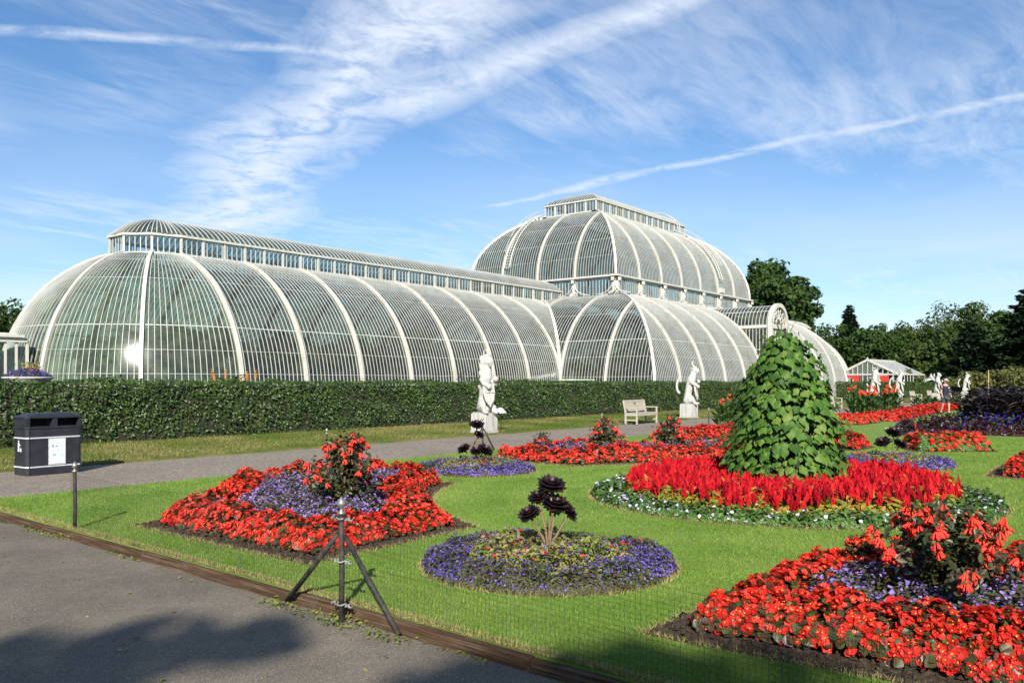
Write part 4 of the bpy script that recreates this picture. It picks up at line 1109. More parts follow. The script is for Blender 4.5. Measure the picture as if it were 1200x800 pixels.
quads = [(-1, 1, 'sharp-cornered bed of scarlet begonias with fuchsia bush, beside the tripod post and timber edging', 8500, .050, 3600),
         (-1, -1, 'scarlet begonia bed with purple flowers and large spreading fuchsia, road side of the celosia ring', 12000, .047, 5200),
         (1, 1, 'long scarlet begonia bed in front of the gravel path and nearer white statue', 4200, .064, 1500),
         (1, -1, 'scarlet begonia bed with a bare soil corner beyond the red celosia ring', 4200, .064, 1500)]
for i, (sx, sy, lb, nf, fs, nl) in enumerate(quads):
    poly = ccw(quad_poly(sx, sy)); o = (C0[0]+sx*5.2, C0[1]+sy*4.2)
    t = thing('flower_bed', (o[0], o[1], 0), 0, lb, 'flower bed', 'begonia beds of the parterre')
    soil(poly, o, t)
    P, nn = mass(poly, o, t, .22, .80, .29, int(nf*1.1), nf, M['begleaf'], M['begred'], T_leaf6(.85, .12), T_begonia(), .062, fs, ('begonia_leaves', 'begonia_flowers'), 10+i)
    stamens(P, nn, .010, t)
    mass(poly, o, t, .62, 99, .30, int(nl*3.2), int(nl*2.3), M['lobleaf'], M['helio'], T_leaf(.4, .1), T_petal5(), .06, .030, ('verbena_leaves', 'verbena_flowers'), 20+i, .12, .5, zj=.3)

# violet lobelia rounds with a black rosette plant in the middle
RB = [((C0[0]-5.7, C0[1]), 1.12, 'round violet lobelia bed with a dark rosette plant, next to the road edging', 9500, .020),
      ((C0[0], C0[1]+5.7), 1.12, 'round violet lobelia bed between two begonia beds by the gravel path', 4200, .030),
      ((C0[0]+5.7, C0[1]), 1.12, 'round lobelia bed just behind the red celosia ring', 4200, .030)]
for i, (c, r_, lb, n, fs) in enumerate(RB):
    poly = circle_poly(c, r_, 44, .015, i)
    t = thing('flower_bed', (*c, 0), 0, lb, 'flower bed', 'round lobelia beds of the parterre')
    soil(poly, c, t)
    mass(poly, c, t, .02, .52, .15, int(n*1.3), int(n*.85), M['lobleaf'], M['lobelia'], T_leaf(.35, .1), T_petal5(), .05, fs, ('lobelia_leaves', 'lobelia_flowers'), 40+i, .10, .75, zj=.6)
    mass(poly, c, t, .30, 99, .225, int(n*.65), int(n*.16), M['limeleaf'], M['lobelia'], T_leaf(.45, .1), T_petal5(), .055, fs, ('lime_leaves', 'scattered_flowers'), 50+i, .25, .2, zj=.35)
    P, d = sample_poly(poly, 26, .3); scatter('stray_begonias', np.c_[P-np.array(c), np.full(len(P), .205)], up_jit(len(P), .4), T_begonia(), .05, M['begred'], t)

def rosette_leaf():
    V = [(0, 0, 0), (.13, .35, .04), (.20, .75, .10), (.0, 1.0, .16), (-.20, .75, .10), (-.13, .35, .04), (0, .6, .02)]
    g = G(); g.add(V, [(0, 1, 6), (1, 2, 6), (2, 3, 6), (3, 4, 6), (4, 5, 6), (5, 0, 6)])
    g.add([(x, y, z-.035) for x, y, z in V], [(6, 1, 0), (6, 2, 1), (6, 3, 2), (6, 4, 3), (6, 5, 4), (6, 0, 5)])
    return g
RLEAF = []
for q in (0.1, .45, .9):
    me = rosette_leaf().mesh('leaf', M['aeon'], True)
    at = me.attributes.new('rnd', 'FLOAT', 'POINT'); at.data.foreach_set('value', [q]*len(me.vertices)); RLEAF.append(me)
def aeonium(c, label, ros, split):
    t = thing('black_aeonium', (*c, .02), 0, label, 'plant', 'black rosette plants in the round beds')
    for (dx, z, rr_, tilt) in ros:
        p = RT*dx + FW*R.uniform(-.05, .05); top = Vector((p.x, p.y, z-.02))
        G().tube([(0, 0, .02), (p.x*.25, p.y*.25, z*.45), (p.x*.8, p.y*.8, z*.8), top], [.014, .011, .010, .009], 6).obj('stem', M['stem'], t, smooth=True)
        nrm = (Vector((0, 0, 1)) + RT*tilt - FW*.35).normalized(); base = nrm.to_track_quat('Z', 'Y').to_matrix().to_4x4()
        mt = Matrix.Translation(top) @ base
        bud = G().ball((0, 0, .01), rr_*.28, 8, 5, (1, 1, .8)).mesh('rosette', M['aeon'], True); at = bud.attributes.new('rnd', 'FLOAT', 'POINT'); at.data.foreach_set('value', [.6]*len(bud.vertices))
        if split: ro = inst(bud, 'rosette', t, mtx=mt)
        joined = G(); tiers = [(11, .85, -.55), (14, 1.1, -.22), (14, 1.02, .10), (12, .85, .42), (9, .6, .8)]
        P = []
        for (k, l, el) in tiers:
            for j in range(k):
                a = 2*PI*(j+R.random()*.4)/k
                m4 = Matrix.Rotation(a, 4, 'Z') @ Matrix.Rotation(el, 4, 'X') @ Matrix.Scale(rr_*l*R.uniform(.85, 1.12), 4)
                if split: inst(R.choice(RLEAF), 'leaf', ro, mtx=m4)
                else:
                    gl = rosette_leaf(); joined.add([m4 @ Vector(q) for q in gl.v], gl.f)
        if not split:
            me = joined.mesh('rosette', M['aeon'], True); at = me.attributes.new('rnd', 'FLOAT', 'POINT'); at.data.foreach_set('value', list(rng.random(len(me.vertices)))); inst(me, 'rosette', t, mtx=mt)
ROS = [(.03, .70, .125, .1), (.07, .53, .135, .15), (-.09, .60, .095, -.3), (-.17, .45, .105, -.5), (.19, .46, .09, 1.4)]
aeonium(RB[0][0], 'black-leaved rosette plant on tan stems in the violet bed by the road edging', ROS, True)
aeonium(RB[1][0], 'tall thin black rosette plant in the violet bed by the gravel path', [(.02, .84, .14, .1), (.06, .66, .10, .5), (-.22, .40, .13, -.5), (.16, .38, .16, .5), (.02, .36, .13, 0)], False)
aeonium(RB[2][0], 'black rosette plant behind the red celosia ring', [(.02, .64, .16, .1), (-.17, .45, .15, -.4), (.15, .42, .15, .4)], False)

# big round bed: leafy cone, celosia, white-flowered edge
def big_round():
    t = thing('flower_bed', (*C0, 0), 0, 'large round bed of red celosia plumes edged with white flowers around a leafy cone', 'flower bed')
    poly = circle_poly(C0, 2.74, 64, .02, 3); soil(poly, C0, t)
    P, nn = mass(poly, C0, t, .03, .62, .14, 9000, 1300, M['impleaf'], M['white'], T_leaf6(.6, .12), T_petal5(.1), .065, .045, ('edging_leaves', 'white_flowers'), 61, .1, .6, zj=.5)
    mass(poly, C0, t, .52, 2.02, .29, 11000, 500, M['celleaf'], M['celleaf'], T_leaf6(.34, .08), T_leaf(.3), .12, .11, ('celosia_leaves', 'celosia_bracts'), 62, .12, zj=.4)
    # plumes
    def plume(seed):
        q = random.Random(seed); g = G()
        pr = [(.012, -.10), (.030, 0), (.038, .045), (.028, .10), (.016, .15), (.004, .19)]
        n = 7; V = []
        for j, (r_, z) in enumerate(pr):
            for i in range(n):
                a = 2*PI*(i+.5*(j % 2))/n; k = r_*(1.35 if (i+j) % 2 else .65)*q.uniform(.8, 1.2); V.append((k*math.cos(a), k*math.sin(a), z+q.uniform(-.012, .012)))
        g.add(V, [(j*n+i, j*n+(i+1) % n, (j+1)*n+(i+1) % n, (j+1)*n+i) for j in range(len(pr)-1) for i in range(n)])
        for _ in range(4):
            a = q.uniform(0, 6.3); x, y = .04*math.cos(a), .04*math.sin(a); h = q.uniform(.07, .12); z0 = q.uniform(-.03, .02)
            V = [(x+.018*math.cos(2*PI*i/4), y+.018*math.sin(2*PI*i/4), z0) for i in range(4)] + [(x*1.5, y*1.5, z0+h)]
            g.add(V, [(0, 1, 4), (1, 2, 4), (2, 3, 4), (3, 0, 4)])
        return g
    ms = []
    for k in range(6):
        me = plume(k).mesh('plume', M['celosia']); at = me.attributes.new('rnd', 'FLOAT', 'POINT'); at.data.foreach_set('value', [k/5]*len(me.vertices)); ms.append(me)
    arr = np.zeros((1750, 2)); cnt = 0
    for _ in range(30000):
        a = R.uniform(0, 2*PI); r_ = math.sqrt(R.uniform(.70**2, 2.20**2)); p = np.array((r_*math.cos(a), r_*math.sin(a)))
        if cnt == 0 or ((arr[:cnt]-p)**2).sum(1).min() > .0027: arr[cnt] = p; cnt += 1
        if cnt == len(arr): break
    pts = [tuple(q) for q in arr[:cnt]]
    pts.sort(key=lambda p: (p[0]*FW.x+p[1]*FW.y) - (.9 if abs(p[0]*RT.x+p[1]*RT.y) > 1 else 0))
    rest = G(); rv = []
    for i, (x, y) in enumerate(pts):
        rr_ = math.hypot(x, y); z = .275+.035*vnoise(np.array([x]), np.array([y]), 3, 4)[0]-(.05 if rr_ > 2.1 else 0)+R.uniform(-.05, .03); sc = R.uniform(.42, .78)
        rot = (R.uniform(-.18, .18), R.uniform(-.18, .18), R.uniform(0, 6.3))
        if i < 300: inst(R.choice(ms), 'plume', t, (x, y, z), rot, sc)
        else:
            me = R.choice(ms); mt = Matrix.Translation((x, y, z)) @ Matrix.Rotation(rot[2], 4, 'Z') @ Matrix.Rotation(rot[0], 4, 'X') @ Matrix.Scale(sc, 4)
            rest.add([mt @ v.co for v in me.vertices], [tuple(p.vertices) for p in me.polygons]); rv += [R.random()]*len(me.vertices)
    me = rest.mesh('plumes_behind', M['celosia']); at = me.attributes.new('rnd', 'FLOAT', 'POINT'); at.data.foreach_set('value', rv)
    o = inst(me, 'plumes_behind', t); o['kind'] = 'stuff'
big_round()

def heart_leaf():
    o = [(0, .12), (.16, .26), (.36, .22), (.46, .02), (.42, -.24), (.26, -.50), (.08, -.70), (0, -.82)]
    out = o + [(-x, y) for x, y in o[-2:0:-1]]
    V = [(0, -.2, .0)] + [(x, y, -.16*x*x*4 + (.10*math.sin(abs(x)*9)) - .16*max(-y, 0)**2) for x, y in out]
    n = len(out)
    return np.array(V, float), np.array([(0, 1+(i+1) % n, 1+i) for i in range(n)])
def leaf_cone():
    t = thing('climber_cone', (*C0, 0), 0, 'tall cone of overlapping bright green heart-shaped leaves rising from the red celosia', 'topiary')
    prof = [(0.0, .80), (.4, .785), (1.0, .70), (1.46, .60), (1.94, .40), (2.2, .22), (2.36, .06)]
    zs, rs = [p[0] for p in prof], [p[1] for p in prof]
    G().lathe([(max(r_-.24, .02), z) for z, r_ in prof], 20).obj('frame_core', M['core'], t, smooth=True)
    TV, TF = heart_leaf()
    # spread evenly, in rows like shingles
    L = []
    z = .16
    while z < 2.32:
        r_ = np.interp(z, zs, rs); k = max(4, int(2*PI*r_/.102))
        for j in range(k):
            a = 2*PI*(j+R.uniform(-.4, .4))/k+z*7; zz = z+R.uniform(-.06, .06)
            rr_ = np.interp(zz, zs, rs)+R.uniform(-.08, .06)+.035*math.sin(5*a+4*zz)+.03*math.sin(3*a-7*zz)+(.08 if R.random() < .04 else 0); L.append((a, zz, rr_))
        z += .060
    inner = []
    for _ in range(650):
        zz = R.uniform(.1, 2.2); inner.append((R.uniform(0, 2*PI), zz, max(np.interp(zz, zs, rs)-R.uniform(.09, .18), .02)))
    ms = []
    for k in range(7):
        v = TV.copy(); v[:, 2] += np.array([R.uniform(-.05, .05) for _ in v]); v[:, 2] += (k-3)*.09*v[:, 0]
        me = np_mesh('leaf', v[:, [0, 1, 2]], TF, M['heart'], True, np.full(len(v), k/6)); ms.append(me)
    to_cam = math.atan2(-C0[1], -C0[0])
    L.sort(key=lambda q: abs((q[0]-to_cam+PI) % (2*PI)-PI) + R.uniform(0, .1))
    rest = []; rr2 = []
    for i, (a, z, r_) in enumerate(L+inner):
        n = Vector((math.cos(a), math.sin(a), R.uniform(.25, 1.15))) + Vector((R.uniform(-.3, .3), R.uniform(-.3, .3), 0)); n.normalize()
        y = Vector((R.uniform(-.35, .35), R.uniform(-.35, .35), 1)); y = (y-n*y.dot(n)).normalized(); x = y.cross(n)
        sc = R.choice((R.uniform(.06, .10), R.uniform(.10, .14), R.uniform(.12, .165)))
        m4 = Matrix(((x.x, y.x, n.x, r_*math.cos(a)), (x.y, y.y, n.y, r_*math.sin(a)), (x.z, y.z, n.z, z), (0, 0, 0, 1))) @ Matrix.Scale(sc, 4)
        if i < 300: inst(R.choice(ms), 'leaf', t, mtx=m4)
        else:
            A = np.array(m4); q = R.random(); rest.append((TV @ A[:3, :3].T)+A[:3, 3]); rr2 += [q]*len(TV)
    k = len(TV); F = np.concatenate([TF+i*k for i in range(len(rest))])
    o = inst(np_mesh('leaves_behind', np.concatenate(rest), F, M['heart'], True, rr2), 'leaves_behind', t); o['kind'] = 'stuff'
    # stray tendrils at the top
    for i in range(7):
        a = R.uniform(0, 6.3); x, y = .06*math.cos(a), .06*math.sin(a)
        G().tube([(x, y, 2.28), (x*2, y*2, 2.42), (x*4+R.uniform(-.05, .05), y*4, 2.44+R.uniform(-.05, .08))], [.006, .004, .002], 4).obj('tendril', M['greenstem'], t)
leaf_cone()

# fuchsia bushes with hanging red trumpets
def trumpet_mesh():
    g = G(); q = random.Random(2)
    for i in range(8):
        a = 2*PI*i/8+q.uniform(-.3, .3); s = q.uniform(.2, .55); L = q.uniform(.05, .072)
        d = Vector((math.cos(a)*s, math.sin(a)*s, -1)).normalized(); p = Vector((math.cos(a)*.006, math.sin(a)*.006, 0))
        g.tube([p, p+d*L*.6, p+d*L, p+d*L*1.15], [.0035, .0065, .0095, .013], 5)
    me = g.mesh('flower_cluster', M['fucred'], True); at = me.attributes.new('rnd', 'FLOAT', 'POINT'); at.data.foreach_set('value', list(rng.random(len(me.vertices)))); return me
TRUMPET = trumpet_mesh()
def fuchsia(c, H, r_, n, ncl, label, seed, big=1.0):
    q = random.Random(seed); g_ = np.random.default_rng(seed)
    t = thing('fuchsia_bush', (*c, .03), 0, label, 'bush', 'fuchsia bushes in the begonia beds')
    tips = []; st = G()
    for i in range(34):
        a = 2*PI*i/34*2.4; el = q.uniform(.15, 1.35); rr_ = r_*math.cos(el)*q.uniform(.75, 1.12); h = H*(.30+.70*math.sin(el))*q.uniform(.85, 1.06)
        e = Vector((rr_*math.cos(a), rr_*math.sin(a), h)); mid = Vector((e.x*.35, e.y*.35, h*.62))
        st.tube([(0, 0, 0), mid, e], [.010, .006, .003], 4); tips.append((mid, e))
    st.obj('stems', M['darkstem'], t)
    P = []; Nn = []
    for mid, e in tips:
        for k in range(n//34):
            f = q.random()**.7*1.05; b = Vector((0, 0, 0)).lerp(mid, f*2) if f < .5 else mid.lerp(e, (f-.5)*2)
            o = Vector((q.gauss(0, 1), q.gauss(0, 1), q.gauss(0, 1))).normalized()*q.uniform(.02, .10)*(r_/.45)
            if b.z+o.z < .05: continue
            P.append(b+o); Nn.append(Vector((o.x*4+b.x, o.y*4+b.y, .5))+Vector((q.gauss(0, .4), q.gauss(0, .4), q.gauss(0, .4))))
    scatter('foliage', np.array(P), np.array(Nn), T_leaf6(.5, .1), g_.uniform(.035, .075, len(P))*big, M['fucleaf'], t)
    for k in range(ncl):
        mid, e = q.choice(tips); p = mid.lerp(e, q.uniform(.72, 1.06)); out = Vector((p.x, p.y, 0)).normalized()*q.uniform(.02, .07) if (p.x or p.y) else Vector()
        inst(TRUMPET, 'flower_cluster', t, tuple(p+out+Vector((0, 0, q.uniform(-.03, .06)))), (q.uniform(-.5, .5), q.uniform(-.5, .5), q.uniform(0, 6)), q.uniform(.6, .95)*big)
fuchsia((6.55, 7.55), 1.0, .45, 2600, 85, 'upright dark fuchsia bush with red trumpets behind the tripod post', 101, 1.1)
fuchsia((6.30, 1.20), .76, .52, 2900, 190, 'large spreading fuchsia bush covered in hanging red trumpets, dark leaves', 102)
fuchsia((15.7, 9.75), .78, .40, 1100, 30, 'rounded fuchsia bush in the long begonia bed, beside a thin black post', 103, 1.3)
fuchsia((17.1, 8.9), .82, .38, 1100, 30, 'dark fuchsia bush in the long begonia bed, close to the leafy cone', 104, 1.3)
fuchsia((14.6, 10.6), .50, .26, 600, 12, 'small low fuchsia bush at the path end of the long begonia bed', 105, 1.2)
fuchsia((18.6, -.6), .6, .3, 600, 12, 'small fuchsia in the begonia bed beyond the celosia ring', 106, 1.2)

# further beds
def strip(pts, lb, h=.28, nf=1600, fs=.085, leaf='begleaf', flow='begred', grp='far red bedding strips', lt=T_leaf(.8, .1), ls=.11, ft=None, nm=('begonia_leaves', 'begonia_flowers'), patch=None, nl=None):
    c = tuple(np.mean(pts, axis=0)); t = thing('flower_bed', (*c, 0), 0, lb, 'flower bed', grp); poly = ccw(pts); soil(poly, c, t)
    mass(poly, c, t, .12, 99, h, nl or int(nf*.9), nf, M[leaf], M[flow], lt, ft or T_begonia(), ls, fs, nm, int(c[0]*7), .18, patch); return t, poly, c
def rect(x0, x1, y0, y1, sk=0.0): return [(x0, y0), (x1, y0+sk), (x1, y1+sk), (x0, y1)]
strip(rect(21.0, 27.0, 10.3, 11.8), 'short scarlet strip in front of the bench and farther statue', nf=1800, fs=.075)
strip([(20.6, 5.9), (22.2, 5.9), (22.6, 7.6), (20.9, 7.6)], 'small clump of scarlet bedding touching the leafy cone in view', h=.36, nf=900, fs=.075)
strip([(33.2, 9.4), (36.3, 9.4), (36.3, 11.4), (33.2, 11.4)], 'red and lime bedding block before the canna clump', nf=1200, fs=.10, leaf='limeleaf')
strip([(37.0, 9.0), (58.0, 10.4), (58.0, 12.2), (37.0, 10.8)], 'long scarlet bedding strip leading to the man in navy', nf=4200, fs=.12, ls=.16)
strip([tuple(W(*q)[:2]) for q in ((9.25, 19.6), (11.2, 19.6), (11.4, 21.2), (9.5, 21.2))], 'green leaved bed topped with orange-red flowers in front of the maroon border', h=.36, nf=260, fs=.12, leaf='impleaf', ls=.10, nl=2200, nm=('salvia_leaves', 'salvia_flowers'), grp=None)
# maroon border with blue salvias and black-leaved shrubs
def dark_bed():
    x0, x1, y0, y1 = 29.0, 39.0, -6.0, 6.9; poly = [(x0, y0), (x1, y0), (x1, y1-1.2), (x0+2.2, y1), (x0, y1)]; c = (34.0, .5)
    t = thing('flower_bed', (*c, 0), 0, 'wide bed of maroon edging, deep blue salvias and tall black-leaved plants', 'flower bed'); soil(poly, c, t)
    mass(ccw(poly), c, t, .08, 1.15, .52, 7000, 1500, M['darkpurple'], M['darkpurple'], T_leaf(.6, .12), T_leaf(.6), .13, .14, ('maroon_leaves', 'maroon_tips'), 71, .12, zj=.45)
    mass(ccw(poly), c, t, 1.1, 2.1, .62, 2500, 3800, M['cannaleaf'], M['salvia'], T_leaf(.4), T_leaf(.3, .2), .14, .11, ('salvia_leaves', 'salvia_spikes'), 72, .15, .5, zj=.3)
dark_bed()
def black_shrub(x, y, H, r_, seed, lb):
    g = np.random.default_rng(seed); q = random.Random(seed); t = thing('black_leaved_plant', (x, y, 0), 0, lb, 'plant', 'black-leaved plants in the maroon bed')
    st = G(); P = []; Nn = []; Sp = []
    for i in range(22):
        a = i*2.4; rr_ = r_*math.sqrt((i+.5)/22); h = H*q.uniform(.7, 1.05); e = Vector((rr_*math.cos(a), rr_*math.sin(a), h)); st.tube([(e.x*.4, e.y*.4, 0), e], [.02, .008], 4)
        for k in range(34):
            f = q.uniform(.3, 1.05); b = Vector((e.x*.4, e.y*.4, 0)).lerp(e, f); o = q.uniform(0, 6.3); d = Vector((math.cos(o), math.sin(o), q.uniform(-.7, .5)))
            P.append(b+d*.12); Sp.append(d); Nn.append(Vector((-d.x*.4, -d.y*.4, 1)))
    st.obj('stems', M['darkstem'], t)
    scatter('foliage', np.array(P), np.array(Nn), T_leaf(.26, .06), g.uniform(.28, .52, len(P)), M['darkblack'], t, spin=np.array(Sp))
bs = [(32.2, 4.3, 1.35), (31.6, 2.6, 1.5), (31.6, .8, 1.55), (33.6, 2.9, 1.7), (33.6, .9, 1.75), (33.4, -1.0, 1.6), (35.6, 1.6, 1.75), (35.6, 3.6, 1.5), (31.7, -1.0, 1.5), (36.0, -.4, 1.8), (34.2, 4.8, 1.25), (31.8, 5.0, 1.2), (36.4, 4.9, 1.4)]
for i, (x, y, H) in enumerate(bs): black_shrub(x, y, H, 1.05, 200+i, 'tall bushy plant with narrow near-black leaves above the maroon border')
for (x, y, h, lx, lb) in [(33.0, .4, 2.25, .05, 'leaning bamboo cane standing in the black-leaved plants'), (38.6, 6.0, 2.1, 0, 'upright cane at the edge of the black-leaved plants near a statue')]:
    o = G().tube([(x, y, 0), (x+lx, y-lx, h*.5), (x+lx*2, y-lx*2, h)], [.024, .022, .018], 6).obj('bamboo_cane', M['cane']); tag(o, lb, 'cane')
o = G().tube([W(12.8, 29.3, .02), W(14.0, 29.0, .02), W(14.9, 29.9, .02)], .025, 6).obj('bamboo_cane', M['cane']); tag(o, 'pale cane lying on the lawn before the maroon bed', 'cane')
strip([(27.6, 6.2), (28.5, 6.2), (28.5, 7.0), (27.6, 7.0)], 'little dark-leaved plant with one red bloom at the corner of the maroon bed', h=.42, nf=8, fs=.2, leaf='darkblack', ls=.2, nl=420, grp=None, nm=('dahlia_leaves', 'dahlia_flower'))

# cannas: broad paddle leaves, red heads
def canna(x, y, H, n, seed, lb, heads=1):
    q = random.Random(seed); t = thing('canna_plant', (x, y, 0), q.uniform(0, 6), lb, 'plant', 'canna plants beside the path')
    for s in range(n):
        a = q.uniform(0, 6.3); r_ = q.uniform(0, .30); bx, by = r_*math.cos(a), r_*math.sin(a); h = H*q.uniform(.82, 1.05)
        G().tube([(bx, by, 0), (bx*1.15, by*1.15, h)], [.016, .009], 5).obj('stem', M['greenstem'], t)
        P = []; Nn = []; Sp = []
        for k in range(6):
            b = a+k*2.3; z = h*(.12+.11*k); d = Vector((math.cos(b), math.sin(b), q.uniform(.4, 1.1))); P.append(Vector((bx, by, z))+d.normalized()*.16); Sp.append(d); Nn.append(Vector((-d.x, -d.y, 1.2)))
        scatter('leaves', np.array(P), np.array(Nn), T_leaf(.42, .06), rng.uniform(.38, .55, 6), M['cannaleaf'], t, spin=np.array(Sp), kind=None)
        if s < heads:
            k = 14; v = rng.normal(size=(k, 3)); v /= np.linalg.norm(v, axis=1, keepdims=True)
            scatter('flower_head', v*.055*[1, 1, 1.3]+[bx*1.15, by*1.15, h+.05], v, T_petal5(.3), .10, M['cannared'], t, kind=None)
for i, (x, y, H) in enumerate([(27.5, 12.35, 1.0), (28.3, 12.3, 1.12), (29.2, 12.2, 1.02)]): canna(x, y, H, 5, 300+i, 'red-headed canna with broad leaves between the farther statue and leafy cone', 1)
for i in range(13):
    canna(39.5+i*.72+R.uniform(-.2, .2), 11.5+.06*i+R.uniform(-.5, .4), R.uniform(1.0, 1.35), 5, 320+i, 'red-headed canna in the dense clump before the far statues', 2)
for i in range(6): canna(55+i*2.2, 12.1+R.uniform(-.2, .2), R.uniform(.7, .95), 4, 340+i, 'short green canna at the edge of the path near the man', 0)

# ------------------------------------------------------------------ posts, tripods, netting
def post_meshes():
    g = G().tube([(0, 0, -.08), (.006, 0, .35), (0, 0, .68)], [.021, .020, .019], 10); me = g.mesh('shaft', M['postwood'], True)
    f = G().lathe([(.030, .672), (.030, .690), (.012, .70), (.012, .715), (.028, .73), (.031, .745), (.026, .762), (.010, .778), (.002, .79)], 12).mesh('finial', M['finial'], True)
    return me, f
SHAFT, FINIAL = post_meshes()
def post(x, y, lb, tripod=False, sc=1.0, grp='black netting posts', dirs=None, finz=.05):
    t = thing('netting_tripod' if tripod else 'netting_post', (x, y, -.05), 0, lb, 'post', grp)
    if not tripod:
        sh = inst(SHAFT, 'shaft', t, scale=(1, 1, sc)); inst(FINIAL, 'finial', t, scale=(1, 1, sc))
    else:
        sh = inst(SHAFT, 'shaft', t, scale=(1, 1, 1.08*sc)); inst(FINIAL, 'finial', t, scale=(1, 1, 1.08*sc))
        for d in dirs:
            d = Vector((d[0], d[1], 0))
            G().tube([(d.x*.06, d.y*.06, .585*sc), (d.x*.5, d.y*.5, .31*sc), (d.x, d.y, .0)], [.017, .019, .019], 8).obj('brace', M['postwood'], t, smooth=True)
        G().bar((0, -.06, .70*sc), (0, .06, .70*sc), .022, .03).obj('crosspiece', M['wire'], t)
    return t
TX, TY = 3.97, 4.62
tp = post(TX, TY, 'black wooden tripod post with braces and metal finial at the timber edging', True, 1.0, None, [(.07, .70), (-.02, -.59)])
def knots():
    for z in (.70, .40, .10):
        g = G()
        for s in (-1, 1):
            P = [Vector((.0+.012*math.sin(i*2.1), s*(.03+.012*i), z+.010*math.cos(i*1.7))) for i in range(8)]
            g.tube(P, [.007, .010, .006, .010, .007, .009, .005, .003], 6)
        g.tube([Vector((.03*math.cos(a), .03*math.sin(a), z+.004*math.sin(3*a))) for a in [2*PI*i/12 for i in range(13)]], .008, 5)
        g.obj('twine_knot', M['knot'], tp, smooth=True)
knots()
post(4.40, 9.5, 'plain black post with pointed cap standing in the timber edging')
post(10.6, 12.75, 'plain black post by the path behind the upright fuchsia')
post(15.2, 12.75, 'small black tripod post in front of the nearer statue', True, 1.0, None, [(-.42, .05), (.42, -.05)])
post(20.4, 12.75, 'plain black post by the path next to the rounded fuchsia')
post(27.3, 12.75, 'plain black post by the path below the farther statue')
def netting():
    t = thing('wire_netting', (TX, TY, 0), 0, 'low fine dark wire netting strung along the timber edging from post to post', 'fence')
    def net(y0, z0t, y1, z1t, zb):
        g = G(); L = abs(y1-y0); n = int(L/.034)
        def pt(f, h):
            y = y0+(y1-y0)*f; top = z0t+(z1t-z0t)*f-.035*math.sin(PI*f)
            return Vector((edge_x(y)+.03-TX, y-TY, zb+(top-zb)*h))
        for i in range(n+1):
            f = i/n; a, b = pt(f, 0), pt(f, 1); V = []
            for q in (a, b): V += [q+Vector((.0008, 0, 0)), q+Vector((-.0005, .0008, 0)), q+Vector((-.0005, -.0008, 0))]
            g.add(V, [(0, 1, 4, 3), (1, 2, 5, 4), (2, 0, 3, 5)])
        m = 18
        for j in range(m+1):
            pts = [pt(i/24, j/m) for i in range(25)]; g.tube(pts, .0008 if j not in (0, m, 9) else .0011, 3, False)
        o = g.obj('netting', M['wire'], t); o['kind'] = 'stuff'
    net(TY, .66, -2.2, .40, .0); net(TY, .66, 9.5, .60, .0)
netting()
def weeds():
    P = []
    for (x, y, n, s) in [(TX, TY, 160, .13), (TX+.02, TY+.70, 60, .08), (TX-.04, TY-.58, 50, .07), (4.30, 9.5, 70, .09), (4.28, 10.2, 50, .10)]:
        P.append(np.c_[rng.normal(x-.03, s*.6, n), rng.normal(y, s*1.6, n), -.065+rng.random(n)*.02])
    yy = rng.uniform(-1, 12, 700); k = vnoise(yy, yy*0, 3, 9) > .15; yy = yy[k]; P.append(np.c_[edge_x(yy)-.09-np.abs(rng.normal(0, .025, len(yy))), yy, np.full(len(yy), -.068)])
    P = np.concatenate(P)
    o = scatter('edge_weeds', P, up_jit(len(P), .6), T_leaf(.5, .1), rng.uniform(.018, .05, len(P)), M['weed']); tag(o, 'small yellowing weeds rooted along the foot of the timber edging', 'weeds')
weeds()
def litter():
    n = 90; Z = rng.uniform(4.6, 11, n); X = -rng.random(n)*.62*Z+.02*Z; p = np.c_[FW.x*Z+RT.x*X, FW.y*Z+RT.y*X]; p = p[p[:, 0] < edge_x(p[:, 1])-.1]
    o = scatter('fallen_leaves', np.c_[p, np.full(len(p), -.068)], up_jit(len(p), .25), T_leaf6(.55, .12), rng.uniform(.02, .05, len(p)), M['dryblade']); tag(o, 'a few dry leaves scattered over the tarmac', 'leaves')
litter()
